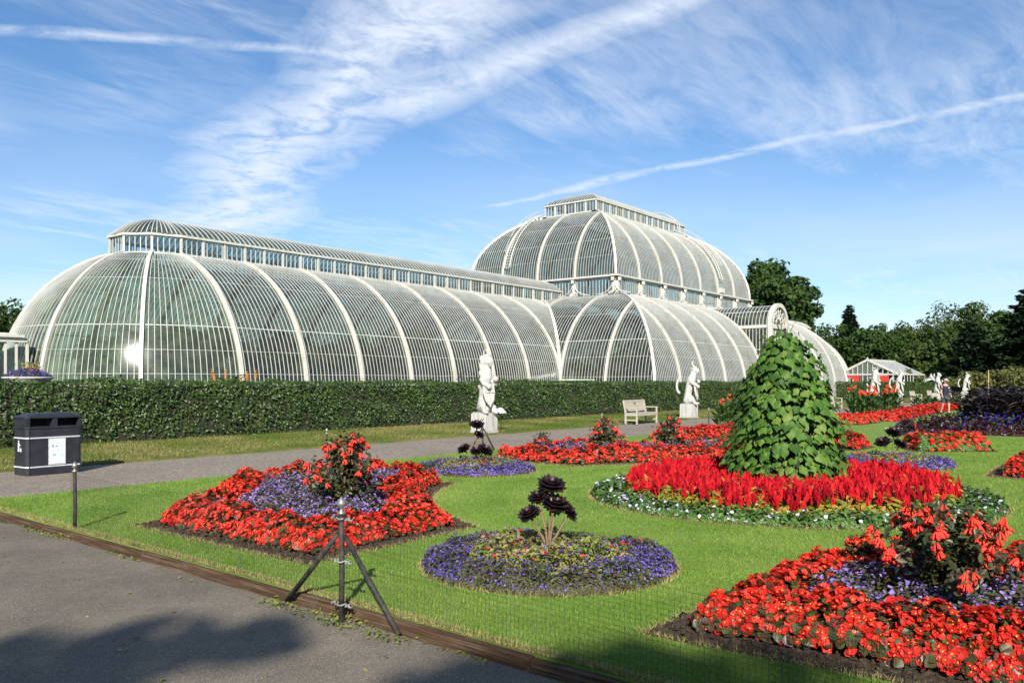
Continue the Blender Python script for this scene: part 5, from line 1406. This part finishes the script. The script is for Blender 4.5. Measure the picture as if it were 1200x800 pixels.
def blades():
    # short mown blades where the lawn lies close enough to show them
    n = 760000
    Z = 4.0+20.0*rng.random(n)**1.9; X = (rng.random(n)*1.30-.66)*Z
    p = np.c_[FW.x*Z+RT.x*X, FW.y*Z+RT.y*X]
    k = (p[:, 0] > edge_x(p[:, 1])+.05) & (p[:, 1] < 12.85)
    for b in BEDS:
        if np.linalg.norm(np.mean(b, axis=0)) < 30: k &= seg_dist(p, b) < -.015
    p = p[k]; N_ = len(p)
    ring = np.hypot(p[:, 0]-C0[0], p[:, 1]-C0[1]); dirn = np.sign(np.sin(ring*5.2+1.5*vnoise(p[:, 0], p[:, 1], .5, 2)))*.30   # mower passes lay the nap to and fro
    tx, ty = -(p[:, 1]-C0[1])/ring, (p[:, 0]-C0[0])/ring
    lean = np.c_[rng.normal(.0, .42, N_)+tx*dirn, rng.normal(0, .42, N_)+ty*dirn, np.ones(N_)]
    d = np.linalg.norm(p, axis=1)
    o = scatter('grass', np.c_[p, np.full(N_, -.002)], lean, T_blade(.22, .3), rng.uniform(.016, .028, N_)*(0.75+d*.045), M['blade']); tag(o, 'short mown green lawn grass', 'grass')
    # dry fringe along edging and round the bed edges
    yy = rng.uniform(-3, 12.8, 16000); q = [np.c_[edge_x(yy)+.035+np.abs(rng.normal(0, .03, len(yy))), yy]]
    for b in BEDS:
        if np.linalg.norm(np.mean(b, axis=0)) < 22:
            m = len(b); L = [math.dist(b[i], b[(i+1) % m]) for i in range(m)]
            for i in range(m):
                c = int(L[i]*330); f = rng.random((c, 1)); e = np.array(b[i])*(1-f)+np.array(b[(i+1) % m])*f; q.append(e+rng.normal(0, .018, (c, 2)))
    q = np.concatenate(q); N_ = len(q)
    o = scatter('dry_grass', np.c_[q, np.zeros(N_)], np.c_[rng.normal(0, .7, N_), rng.normal(0, .7, N_), np.ones(N_)], T_blade(.16, .4), rng.uniform(.02, .055, N_), M['dryblade']); tag(o, 'dry straw-coloured grass fringe along lawn edges', 'grass')
    # rougher verge below the hedge
    N_ = 60000; x = rng.uniform(0, 45, N_); y = 17.0+5.6*rng.random(N_)
    o = scatter('verge_tufts', np.c_[x, y, np.zeros(N_)], np.c_[rng.normal(0, .5, N_), rng.normal(0, .5, N_), np.ones(N_)], T_blade(.25, .4), rng.uniform(.035, .08, N_), M['vergeblade'], rnd=np.clip(.5+.5*vnoise(x, y, 1.1, 5)+rng.normal(0, .2, N_), 0, 1)); tag(o, 'patchy dry grass verge below the hedge', 'grass')
blades()

# ------------------------------------------------------------------ litter bin
def litter_bin():
    a = 0.0
    t = thing('litter_bin', (6.98, 16.08, -.035), .04, 'black double litter bin with a white notice on its front, on the path', 'bin')
    w, d = .98, .50
    def rr(w_, d_, c=.05): return [(-w_/2+c, -d_/2), (w_/2-c, -d_/2), (w_/2, -d_/2+c), (w_/2, d_/2-c), (w_/2-c, d_/2), (-w_/2+c, d_/2), (-w_/2, d_/2-c), (-w_/2, -d_/2+c)]
    G().prism(rr(w, d), 0, .84).obj('body', M['black'], t, bevel=.008)
    hd = G(); hd.prism(rr(w+.03, d+.03), .82, .86); hd.obj('rim', M['black'], t, bevel=.005)
    for x in (-.46, 0, .46): G().box((x, -.20, .93), (.07 if x else .09, .10, .16)).obj('hood_post', M['black'], t, bevel=.005)
    G().box((0, .12, .93), (w-.04, .22, .16)).obj('hood_back', M['black'], t, bevel=.005)
    for sx in (-1, 1): G().box((sx*.47, -.02, .93), (.04, .30, .15)).obj('hood_side', M['black'], t, bevel=.004)
    for sx in (-1, 1): G().box((sx*.23, -.02, .925), (.36, .06, .13)).obj('opening_shade', M['dark'], t)  # solid blocks, near-black to paint the shade inside the slots
    rf = G(); o = rr(w+.03, d+.03); i_ = rr(w-.24, d-.22)
    V = [(x, y, 1.00) for x, y in o] + [(x, y, 1.03) for x, y in o] + [(x, y, 1.09) for x, y in i_]; n = 8
    F = [(k, (k+1) % n, n+(k+1) % n, n+k) for k in range(n)] + [(n+k, n+(k+1) % n, 2*n+(k+1) % n, 2*n+k) for k in range(n)] + [tuple(range(2*n, 3*n)), tuple(reversed(range(n)))]
    rf.add(V, F); rf.obj('lid', M['black'], t, bevel=.006)
    for z in (.66, .15):
        g = G(); q = rr(w+.016, d+.016); p = rr(w-.01, d-.01); V = [(x, y, zz) for zz in (z-.012, z+.012) for x, y in q]
        g.add(V, [(k, (k+1) % 8, 8+(k+1) % 8, 8+k) for k in range(8)] + [tuple(range(8, 16)), tuple(reversed(range(8)))]); g.obj('trim_band', M['silver'], t)
    for x in (-.485+.04, .485-.04): G().bar((x, -d/2-.003, .02), (x, -d/2-.003, .80), .012, .012).obj('corner_trim', M['black'], t)
    y = -d/2-.012
    nb = G().box((.03, y, .405), (.30, .018, .47)).obj('notice_frame', M['silver'], t, bevel=.003)
    pp = G().box((.03, y-.011, .405), (.26, .006, .42)).obj('notice', M['sign'], nb)
    yb = y-.016; q = M['sign_blue']; s = M['sign_pale']
    def blk(x, z, ww, hh, m): G().box((.03+x, yb, .405+z), (ww, .004, hh)).obj('print', m, nb)
    blk(-.085, .10, .022, .055, q); blk(-.02, .098, .04, .022, q)
    G().add([(.03+.04, yb-.002, .405+.08), (.03+.115, yb-.002, .405+.08), (.03+.078, yb-.002, .405+.15), (.03+.04, yb+.004, .405+.08), (.03+.115, yb+.004, .405+.08), (.03+.078, yb+.004, .405+.15)], [(0, 1, 2), (5, 4, 3), (0, 3, 4, 1), (1, 4, 5, 2), (2, 5, 3, 0)]).obj('print', s, nb)
    blk(-.075, .02, .05, .02, s); blk(.0, .02, .018, .018, q); blk(.075, .02, .03, .03, s)
    for k in range(3): blk(-.06, -.045-.014*k, .075-.012*k, .006, q)
    blk(-.095, -.13, .018, .035, s); blk(.05, -.15, .10, .014, s); blk(.07, -.06, .07, .06, s)
    # pale emblem on the end panel: a figure dropping litter in a basket
    e = G(); x = -w/2-.005
    e.ball((x, .03, .60), .018, 8, 6, (.25, 1, 1)); e.box((x, .03, .53), (.008, .035, .09)); e.bar((x, .03, .55), (x, -.035, .53), .014, .006)
    e.bar((x, .03, .49), (x, .05, .42), .016, .006); e.bar((x, .03, .49), (x, .012, .42), .016, .006); e.box((x, -.045, .45), (.008, .035, .06))
    e.obj('emblem', M['sign'], t)
litter_bin()

# ------------------------------------------------------------------ benches
def bench_parts():
    P = []; L = 1.85
    for sx in (-1, 1):
        x = sx*(L/2-.04)
        P.append((G().box((x, -.26, .31), (.065, .06, .62)).mesh('leg', M['teak'], bevel=.005), 'leg'))
        g = G(); g.bar((x, .22, 0), (x, .22, .44), .065, .065, up=(0, 1, 0)); g.bar((x, .22, .43), (x, .32, .92), .065, .06, up=(0, 1, 0)); P.append((g.mesh('leg', M['teak']), 'leg'))
        P.append((G().box((x, -.03, .64), (.08, .58, .045)).mesh('armrest', M['teak'], bevel=.006), 'armrest'))
        P.append((G().box((x, -.02, .16), (.04, .44, .05)).mesh('stretcher', M['teak']), 'stretcher'))
        P.append((G().box((x, -.02, .37), (.045, .44, .08)).mesh('side_rail', M['teak']), 'side_rail'))
    P.append((G().box((0, -.26, .375), (L-.14, .04, .09)).mesh('front_rail', M['teak']), 'front_rail'))
    for k in range(6): P.append((G().box((0, -.25+k*.088, .43+.0015*k*0), (L-.02 if k else L-.16, .068, .026)).mesh('seat_slat', M['teak'], bevel=.004), 'seat_slat'))
    g = G().box((0, .318, .89), (L-.06, .045, .09)); P.append((g.mesh('top_rail', M['teak'], bevel=.006), 'top_rail'))
    P.append((G().box((0, .245, .52), (L-.12, .04, .055)).mesh('bottom_rail', M['teak']), 'bottom_rail'))
    sl = G().bar((0, .248, .52), (0, .312, .87), .05, .018, up=(0, 1, 0)).mesh('back_slat', M['teak'])
    return P, sl, L
BP, BSL, BL = bench_parts()
def bench(x, y, rz, lb, z=-.02):
    t = thing('garden_bench', (x, y, z), rz, lb, 'bench', 'weathered benches along the path')
    for me, nm in BP: inst(me, nm, t)
    n = 17
    for k in range(n): inst(BSL, 'back_slat', t, (-BL/2+.13+(BL-.26)*k/(n-1), 0, 0))
    G().box((0, .27, .80), (.16, .008, .05)).obj('plaque', M['finial'], t)
bench(29.7, 16.75, .06, 'weathered pale teak bench on the path between the two nearer statues')
bench(53.6, 16.75, .06, 'pale wooden bench half hidden by the leafy cone and canna clump')
bench(74.5, 16.75, .05, 'pale wooden bench beyond the paired far statues'); bench(80.5, 16.75, .05, 'far pale bench just behind the man in navy')

# ------------------------------------------------------------------ heraldic beast statues
def bake(o):
    dg = bpy.context.evaluated_depsgraph_get(); me = bpy.data.meshes.new_from_object(o.evaluated_get(dg)); return me
def beast_mesh(kind):
    """upright seated beast clasping a shield, carved in one block"""
    g = G(); V = Vector
    lean = {'lion': .10, 'horned': .16, 'winged': .10}[kind]
    g.ball((-.02, 0, .15), .25, 12, 8, (1.0, .85, .60))                      # rump
    for s in (-1, 1):
        g.ball((.08, s*.16, .24), .16, 10, 7, (1.15, .65, 1.05))              # thigh
        g.tube([(.20, s*.19, .22), (.28, s*.19, .05)], [.09, .08], 8); g.ball((.33, s*.19, .05), .085, 8, 6, (1.5, .9, .7))   # hind paw
        g.tube([(.10, s*.17, .98), (.30, s*.23, .86), (.40, s*.16, .98 if s > 0 else .80)], [.095, .078, .06], 8)             # foreleg
        g.ball((.42, s*.13, .99 if s > 0 else .78), .085, 8, 6, (1, 1, 1))
    g.tube([(-.04, 0, .15), (-.03, 0, .50), (.02, 0, .80), (.05+lean*.3, 0, 1.05), (.02+lean, 0, 1.28), (.02+lean*1.2, 0, 1.42)], [.23, .155, .165, .20, .15, .115], 12)
    hx, hz_ = .06+lean*1.2, 1.50
    g.ball((hx, 0, hz_), .155, 12, 8, (1.0, .92, 1.05))
    g.tube([(hx+.05, 0, hz_-.02), (hx+.20, 0, hz_-.06)], [.10, .075], 8); g.tube([(hx+.05, 0, hz_-.11), (hx+.16, 0, hz_-.14)], [.06, .045], 7)
    for s in (-1, 1): g.ball((hx-.03, s*.12, hz_+.12), .05, 6, 5, (.7, .6, 1.3)); g.ball((hx+.12, s*.06, hz_+.05), .028, 6, 5)
    if kind == 'lion':
        for i in range(26):
            a = i*2.4; k = i/26; g.ball((hx-.10-.05*math.cos(a)-.04*k, .17*math.sin(a), hz_+.10-.50*k), .085, 7, 5, (.9, .8, 1.2))
        P = [V((hx-.10+.12*math.cos(t), .0, hz_+.20+.11*math.sin(t))) for t in [PI*i/8 for i in range(9)]]; g.tube(P, .035, 6)     # crown arch
        g.lathe([(.14, 0), (.15, .08), (.12, .09)], 10, (hx-.02, 0, hz_+.10))
        g.tube([(-.22, .05, .15), (-.38, .1, .35), (-.30, .1, .62), (-.40, .1, .80)], [.05, .04, .045, .07], 7)
    if kind == 'horned':
        for s in (-1, 1): g.tube([(hx-.02, s*.07, hz_+.12), (hx-.12, s*.16, hz_+.26), (hx-.06, s*.20, hz_+.38)], [.045, .035, .012], 6)
        for i in range(10): g.ball((hx-.14, .02*math.sin(i), hz_+.05-.07*i), .06, 6, 5)
        P = [V((-.30+.16*math.cos(t)-.03*t, .12, .85+.34*math.sin(t))) for t in [PI*(.5+1.1*i/10) for i in range(11)]]; g.tube(P, [.06]*8+[.07, .09, .06], 7)
    if kind == 'winged':
        for s in (-1, 1):
            for i in range(6):
                a = 1.9-.22*i; L = .85-.07*i; b = V((-.12, s*.14, 1.02)); g.tube([b, b+V((-math.sin(a)*.28, s*.10, L*.55)), b+V((-.20-.05*i, s*.12, L*math.sin(a)*.75))], [.075, .065, .03], 6)
        g.tube([(hx-.05, 0, hz_+.1), (hx-.02, 0, hz_+.22)], [.05, .01], 6)
        g.tube([(hx+.18, 0, hz_-.05), (hx+.26, 0, hz_-.12)], [.06, .015], 6)
    me = g.mesh('figure_blocks', M['statue']); o = inst(me, 'figure_blocks')
    rm = o.modifiers.new('remesh', 'REMESH'); rm.mode = 'VOXEL'; rm.voxel_size = .014; rm.use_smooth_shade = True
    sm = o.modifiers.new('smooth', 'SMOOTH'); sm.iterations = 1; sm.factor = .5
    out = bake(o); out.name = 'figure'; bpy.data.objects.remove(o); return out
BEAST = {k: beast_mesh(k) for k in ('lion', 'horned', 'winged')}
def shield_mesh():
    o = [(-.26, .36), (.26, .36), (.27, .05), (.20, -.20), (0, -.42), (-.20, -.20), (-.27, .05)]
    g = G(); n = len(o); V = []
    for dx, sc in ((-.03, 1), (.02, 1), (.055, .80)): V += [(dx-.25*(y*y), y*sc, z*sc) for y, z in o]
    F = [(k*n+i, k*n+(i+1) % n, (k+1)*n+(i+1) % n, (k+1)*n+i) for k in (0, 1) for i in range(n)] + [tuple(range(2*n, 3*n)), tuple(reversed(range(n)))]
    g.add(V, F); g.bar((.062, 0, -.26), (.062, 0, .26), .05, .02, up=(1, 0, 0)); g.bar((.062, -.19, .08), (.062, .19, .08), .02, .05)
    return g.mesh('shield', M['statue'])
SHIELD = shield_mesh()
def plinth_mesh():
    g = G(); g.box((0, 0, .02), (.66, .66, .08)); g.box((0, 0, .34), (.61, .61, .56)); g.box((0, 0, .635), (.56, .56, .03)); return g.mesh('plinth', M['statue'], bevel=.012)
PLINTH = plinth_mesh()
def statue(x, y, rz, kind, lb, sc=1.0, tall=1.08):
    t = thing('beast_statue', (x, y, 0), 0, lb, 'statue', 'white beast statues along the path')
    inst(PLINTH, 'plinth', t, rot=(0, 0, R.uniform(-.02, .02)))
    f = inst(BEAST[kind], 'figure', t, (0, 0, .60), (0, 0, rz), (sc, sc, sc*tall))
    m = Matrix.Rotation(rz, 4, 'Z'); p = m @ Vector((.33*sc, -.04, .60+.55*sc*tall))
    inst(SHIELD, 'shield', t, tuple(p), (0, -.14, rz), (1.0, .82*sc, .86*sc*tall))
face = -PI/2
statue(20.95, 17.5, face-.25, 'lion', 'white stone crowned beast with shield on a plinth, behind the small tripod post', 1.02, 1.10)
statue(35.4, 17.5, face+.35, 'horned', 'white stone beast with a curling tail on a plinth, near the teak bench', 1.0, 1.05)
for (x, k, lb, rz) in [(49.8, 'lion', 'white beast statue screened by the leafy cone', -.1), (64.9, 'lion', 'white beast statue rising from the far canna clump', .3), (71.8, 'horned', 'white beast statue paired beside the far canna clump, in front of the gabled glasshouse', .2),
                       (85.6, 'winged', 'white winged statue directly behind the man in navy', -.3), (98.6, 'horned', 'white statue beside the upright cane, above the black-leaved plants', .4), (112.0, 'winged', 'farthest small white statue over the black-leaved plants', .1)]:
    statue(x, 17.5, face+rz, k, lb, 1.05, 1.08)
for (x, y, lb) in [(22.3, 17.9, 'small tilted white label on a thin stake beside the crowned statue'), (36.9, 17.9, 'small tilted white label beside the statue with the curling tail')]:
    t = thing('label_stand', (x, y, 0), 0, lb, 'sign', 'label stands by the statues')
    G().tube([(0, 0, -.05), (0, 0, .62)], .012, 6).obj('stake', M['dark'], t)
    G().box((0, 0, .66), (.34, .26, .02), m=Matrix.Rotation(.7, 3, 'X')).obj('panel', M['sign'], t)

# ------------------------------------------------------------------ things on the terrace and beyond
def urn():
    p = W(-13.9, 24.2+.3); t = thing('flower_urn', (p.x, p.y, 0), 0, 'wide pale stone urn of violet and orange flowers behind the hedge', 'urn')
    G().lathe([(.30, 0), (.30, .5), (.22, .6), (.22, 1.2), (.30, 1.28)], 20).obj('pedestal', M['stone'], t, smooth=False)
    G().lathe([(.16, 1.28), (.14, 1.36), (.35, 1.46), (.56, 1.60), (.62, 1.70), (.66, 1.72), (.66, 1.76), (.58, 1.76), (.52, 1.70), (.02, 1.68)], 28).obj('bowl', M['statue'], t, smooth=True)
    n = 1500; a = rng.uniform(0, 6.3, n); r_ = .62*np.sqrt(rng.random(n)); P = np.c_[r_*np.cos(a), r_*np.sin(a), 1.74+.26*(1-(r_/.66)**2)*rng.uniform(.3, 1, n)]
    scatter('leaves', P, up_jit(n, .6), T_leaf(.5), .06, M['impleaf'], t)
    scatter('violet_flowers', P[:900]+[0, 0, .03], up_jit(900, .6), T_petal5(), .045, M['lobelia'], t)
    m_ = 240; P = np.c_[rng.normal(.10, .12, m_), rng.normal(0, .12, m_), 1.86+rng.random(m_)*.26]
    scatter('orange_flowers', P[:120]-[0, 0, .08], up_jit(120, .6), T_petal5(), .06, M['orange'], t); scatter('lime_sprays', P[120:]+[.02, 0, .06], up_jit(120, .8), T_leaf(.3), .12, M['limeleaf'], t)
urn()
def cabinet():
    p = Vector((38.5, 25.6, 0)); t = thing('utility_cabinet', p, 0, 'pale green flat-topped cabinet just behind the hedge', 'cabinet')
    G().box((0, 0, .85), (1.7, .8, 1.7)).obj('body', M['cabinet'], t, bevel=.01); G().box((0, -.02, 1.74), (1.9, .95, .08)).obj('lid', M['cabinet'], t, bevel=.01)
cabinet()
def gabled_house():
    p = W(39.6, 95); t = thing('gabled_glasshouse', p, math.atan2(RT.y, RT.x)-.75, 'low white gabled glasshouse under the trees beyond the far statues', 'glasshouse')
    wid, dep, he, hr = 6.6, 8.5, 2.5, 4.1
    G().box((0, dep/2, .45), (wid, dep, .9)).obj('base_wall', M['paint'], t)
    g = G(); b = G()
    for sx in (-1, 1):
        x = sx*wid/2; g.add([(x, 0, .9), (x, dep, .9), (x, dep, he), (x, 0, he)], [(0, 1, 2, 3)]); g.add([(x, 0, he), (x, dep, he), (0, dep, hr), (0, 0, hr)], [(0, 1, 2, 3)])
        for k in range(10): 
            y = dep*k/9; b.bar((x, y, .9), (x, y, he), .07, .07); b.bar((x, y, he), (0, y, hr), .07, .07)
        b.bar((x, 0, he), (x, dep, he), .16, .16)
    g.add([(-wid/2, 0, .9), (wid/2, 0, .9), (wid/2, 0, he), (0, 0, hr), (-wid/2, 0, he)], [(0, 1, 2, 3, 4)]); g.add([(-wid/2, dep, .9), (wid/2, dep, .9), (wid/2, dep, he), (0, dep, hr), (-wid/2, dep, he)], [(4, 3, 2, 1, 0)])
    for k in range(13):
        x = -wid/2+wid*k/12; b.bar((x, 0, .9), (x, 0, he+(hr-he)*(1-abs(x)/(wid/2))), .07, .07, up=(0, 1, 0))
    for s in (-1, 1): b.bar((s*wid/2*1.04, -.05, he-.05), (0, -.05, hr+.02), .22, .16, up=(0, 1, 0))
    b.bar((-wid/2, -.02, he), (wid/2, -.02, he), .14, .14); b.bar((0, 0, hr), (0, dep, hr), .2, .2); b.bar((0, -.05, hr), (0, -.05, hr+.3), .1, .1, up=(0, 1, 0))
    g.obj('glazing', M['glass_clear'], t); b.obj('frame', M['paint'], t)
    for k, (x, y) in enumerate([(-2.6, -.3), (-1.3, -.3), (1.9, -.3)]): G().box((x, y, 1.9), (.9, .06, .9)).obj('red_panel', M['red_fabric'], t)
gabled_house()
p = W(36.6, 95); t = thing('red_canopy', p, 0, 'small red canopy stall at the end of the glasshouse', 'canopy')
G().add([(-1.5, -1, 2.1), (1.5, -1, 2.1), (1.5, 1, 2.1), (-1.5, 1, 2.1), (-1.0, -.2, 2.6), (1.0, -.2, 2.6), (1.0, .2, 2.6), (-1.0, .2, 2.6)], [(0, 1, 5, 4), (1, 2, 6, 5), (2, 3, 7, 6), (3, 0, 4, 7), (4, 5, 6, 7), (3, 2, 1, 0)]).obj('roof', M['red_fabric'], t)
for sx in (-1, 1):
    for sy in (-1, 1): G().tube([(sx*1.4, sy*.9, -.1), (sx*1.4, sy*.9, 2.1)], .04, 6).obj('pole', M['paint'], t)
G().box((0, 0, 1.2), (2.6, 1.2, .5)).obj('counter', M['paint'], t)

# ------------------------------------------------------------------ the man on the path
def skin_mesh(name, verts, edges, radii, mat, sub=2):
    me = bpy.data.meshes.new(name); me.from_pydata(verts, edges, []); o = inst(me, name)
    sk = o.modifiers.new('skin', 'SKIN'); sk.use_smooth_shade = True
    for v, r_ in zip(me.skin_vertices[0].data, radii): v.radius = r_ if isinstance(r_, tuple) else (r_, r_)
    me.skin_vertices[0].data[0].use_root = True
    s = o.modifiers.new('sub', 'SUBSURF'); s.levels = sub; s.render_levels = sub
    out = bake(o); bpy.data.objects.remove(o); out.name = name; out.materials.clear(); out.materials.append(mat)
    out.polygons.foreach_set('use_smooth', [True]*len(out.polygons)); return out
def man():
    p = W(.508*43.0, 43.0); t = thing('person', (p.x, p.y, 0.0), math.atan2(-FW.y, -FW.x)+.15, 'man in navy polo shirt, dark shorts and pale cap walking along the lawn', 'person')
    # local +x is the way he faces; one leg forward, arms hanging
    v = [(0, 0, .95), (0, 0, 1.12), (.01, 0, 1.32), (0, 0, 1.45), (.01, 0, 1.53), (.03, 0, 1.62), (.03, 0, 1.72),
         (0, .10, .90), (.12, .11, .50), (.10, .11, .09), (.24, .12, .04),
         (0, -.10, .90), (-.04, -.11, .50), (-.22, -.11, .12), (-.10, -.12, .04),
         (0, .19, 1.40), (-.05, .26, 1.14), (.06, .27, .92), (.10, .26, .82),
         (0, -.19, 1.40), (.03, -.26, 1.14), (.12, -.27, .93), (.16, -.26, .84)]
    e = [(0, 1), (1, 2), (2, 3), (3, 4), (4, 5), (5, 6), (0, 7), (7, 8), (8, 9), (9, 10), (0, 11), (11, 12), (12, 13), (13, 14), (3, 15), (15, 16), (16, 17), (17, 18), (3, 19), (19, 20), (20, 21), (21, 22)]
    r_ = [(.12, .15), (.11, .14), (.12, .165), (.09, .12), .055, .085, .08, .085, .058, .042, .035, .085, .058, .042, .035, .06, .045, .036, .035, .06, .045, .036, .035]
    body = inst(skin_mesh('body', v, e, r_, M['skin']), 'body', t)
    def sub(idx, grow, name, mat, ends=None):
        m_ = {k: i for i, k in enumerate(idx)}; vv = [v[k] for k in idx]; ee = [(m_[a], m_[b]) for a, b in e if a in m_ and b in m_]
        rr_ = [tuple(q+grow for q in r_[k]) if isinstance(r_[k], tuple) else r_[k]+grow for k in idx]
        if ends:
            for k, (pos, rad) in ends.items(): vv.append(pos); ee.append((m_[k], len(vv)-1)); rr_.append(rad)
        return inst(skin_mesh(name, vv, ee, rr_, mat), name, t)
    sub([0, 1, 2, 3, 15, 19], .028, 'polo_shirt', M['navy'], {15: ((-.03, .235, 1.22), .075), 19: ((.02, -.235, 1.22), .075)})
    sub([0, 7, 11], .030, 'shorts', M['grey_cloth'], {7: ((.11, .11, .55), .10), 11: ((-.03, -.11, .55), .10)})
    c = G(); c.ball((.02, 0, 1.715), .108, 12, 8, (1.05, .92, .85)); c.add([(.10, -.08, 1.72), (.22, -.05, 1.69), (.22, .05, 1.69), (.10, .08, 1.72), (.10, -.08, 1.70), (.22, -.05, 1.675), (.22, .05, 1.675), (.10, .08, 1.70)], [(0, 1, 2, 3), (7, 6, 5, 4), (1, 5, 6, 2), (0, 4, 5, 1), (2, 6, 7, 3)]); c.obj('cap', M['cap'], t, smooth=True)
    G().ball((-.01, 0, 1.66), .094, 10, 7, (1.0, .98, .9)).obj('hair', M['hair'], t, smooth=True)
    f = G(); f.ball((.115, 0, 1.625), .018, 6, 5, (1.2, .8, 1.3))
    for s in (-1, 1): f.ball((.105, s*.034, 1.645), .010, 6, 4); f.ball((.03, s*.092, 1.63), .022, 6, 5, (.7, .5, 1.2))
    f.obj('face_features', M['skin'], t, smooth=True)
    G().ball((.09, 0, 1.585), .040, 8, 6, (.7, 1.1, .7)).obj('beard', M['hair'], t, smooth=True)
    G().box((.168, .07, 1.33), (.01, .07, .03)).obj('shirt_emblem', M['sign'], t)
    for (x, y) in ((.18, .12), (-.14, -.12)): G().ball((x, y, .045), .06, 8, 6, (2.2, .85, .75)).obj('shoe', M['dark'], t, smooth=True)
man()
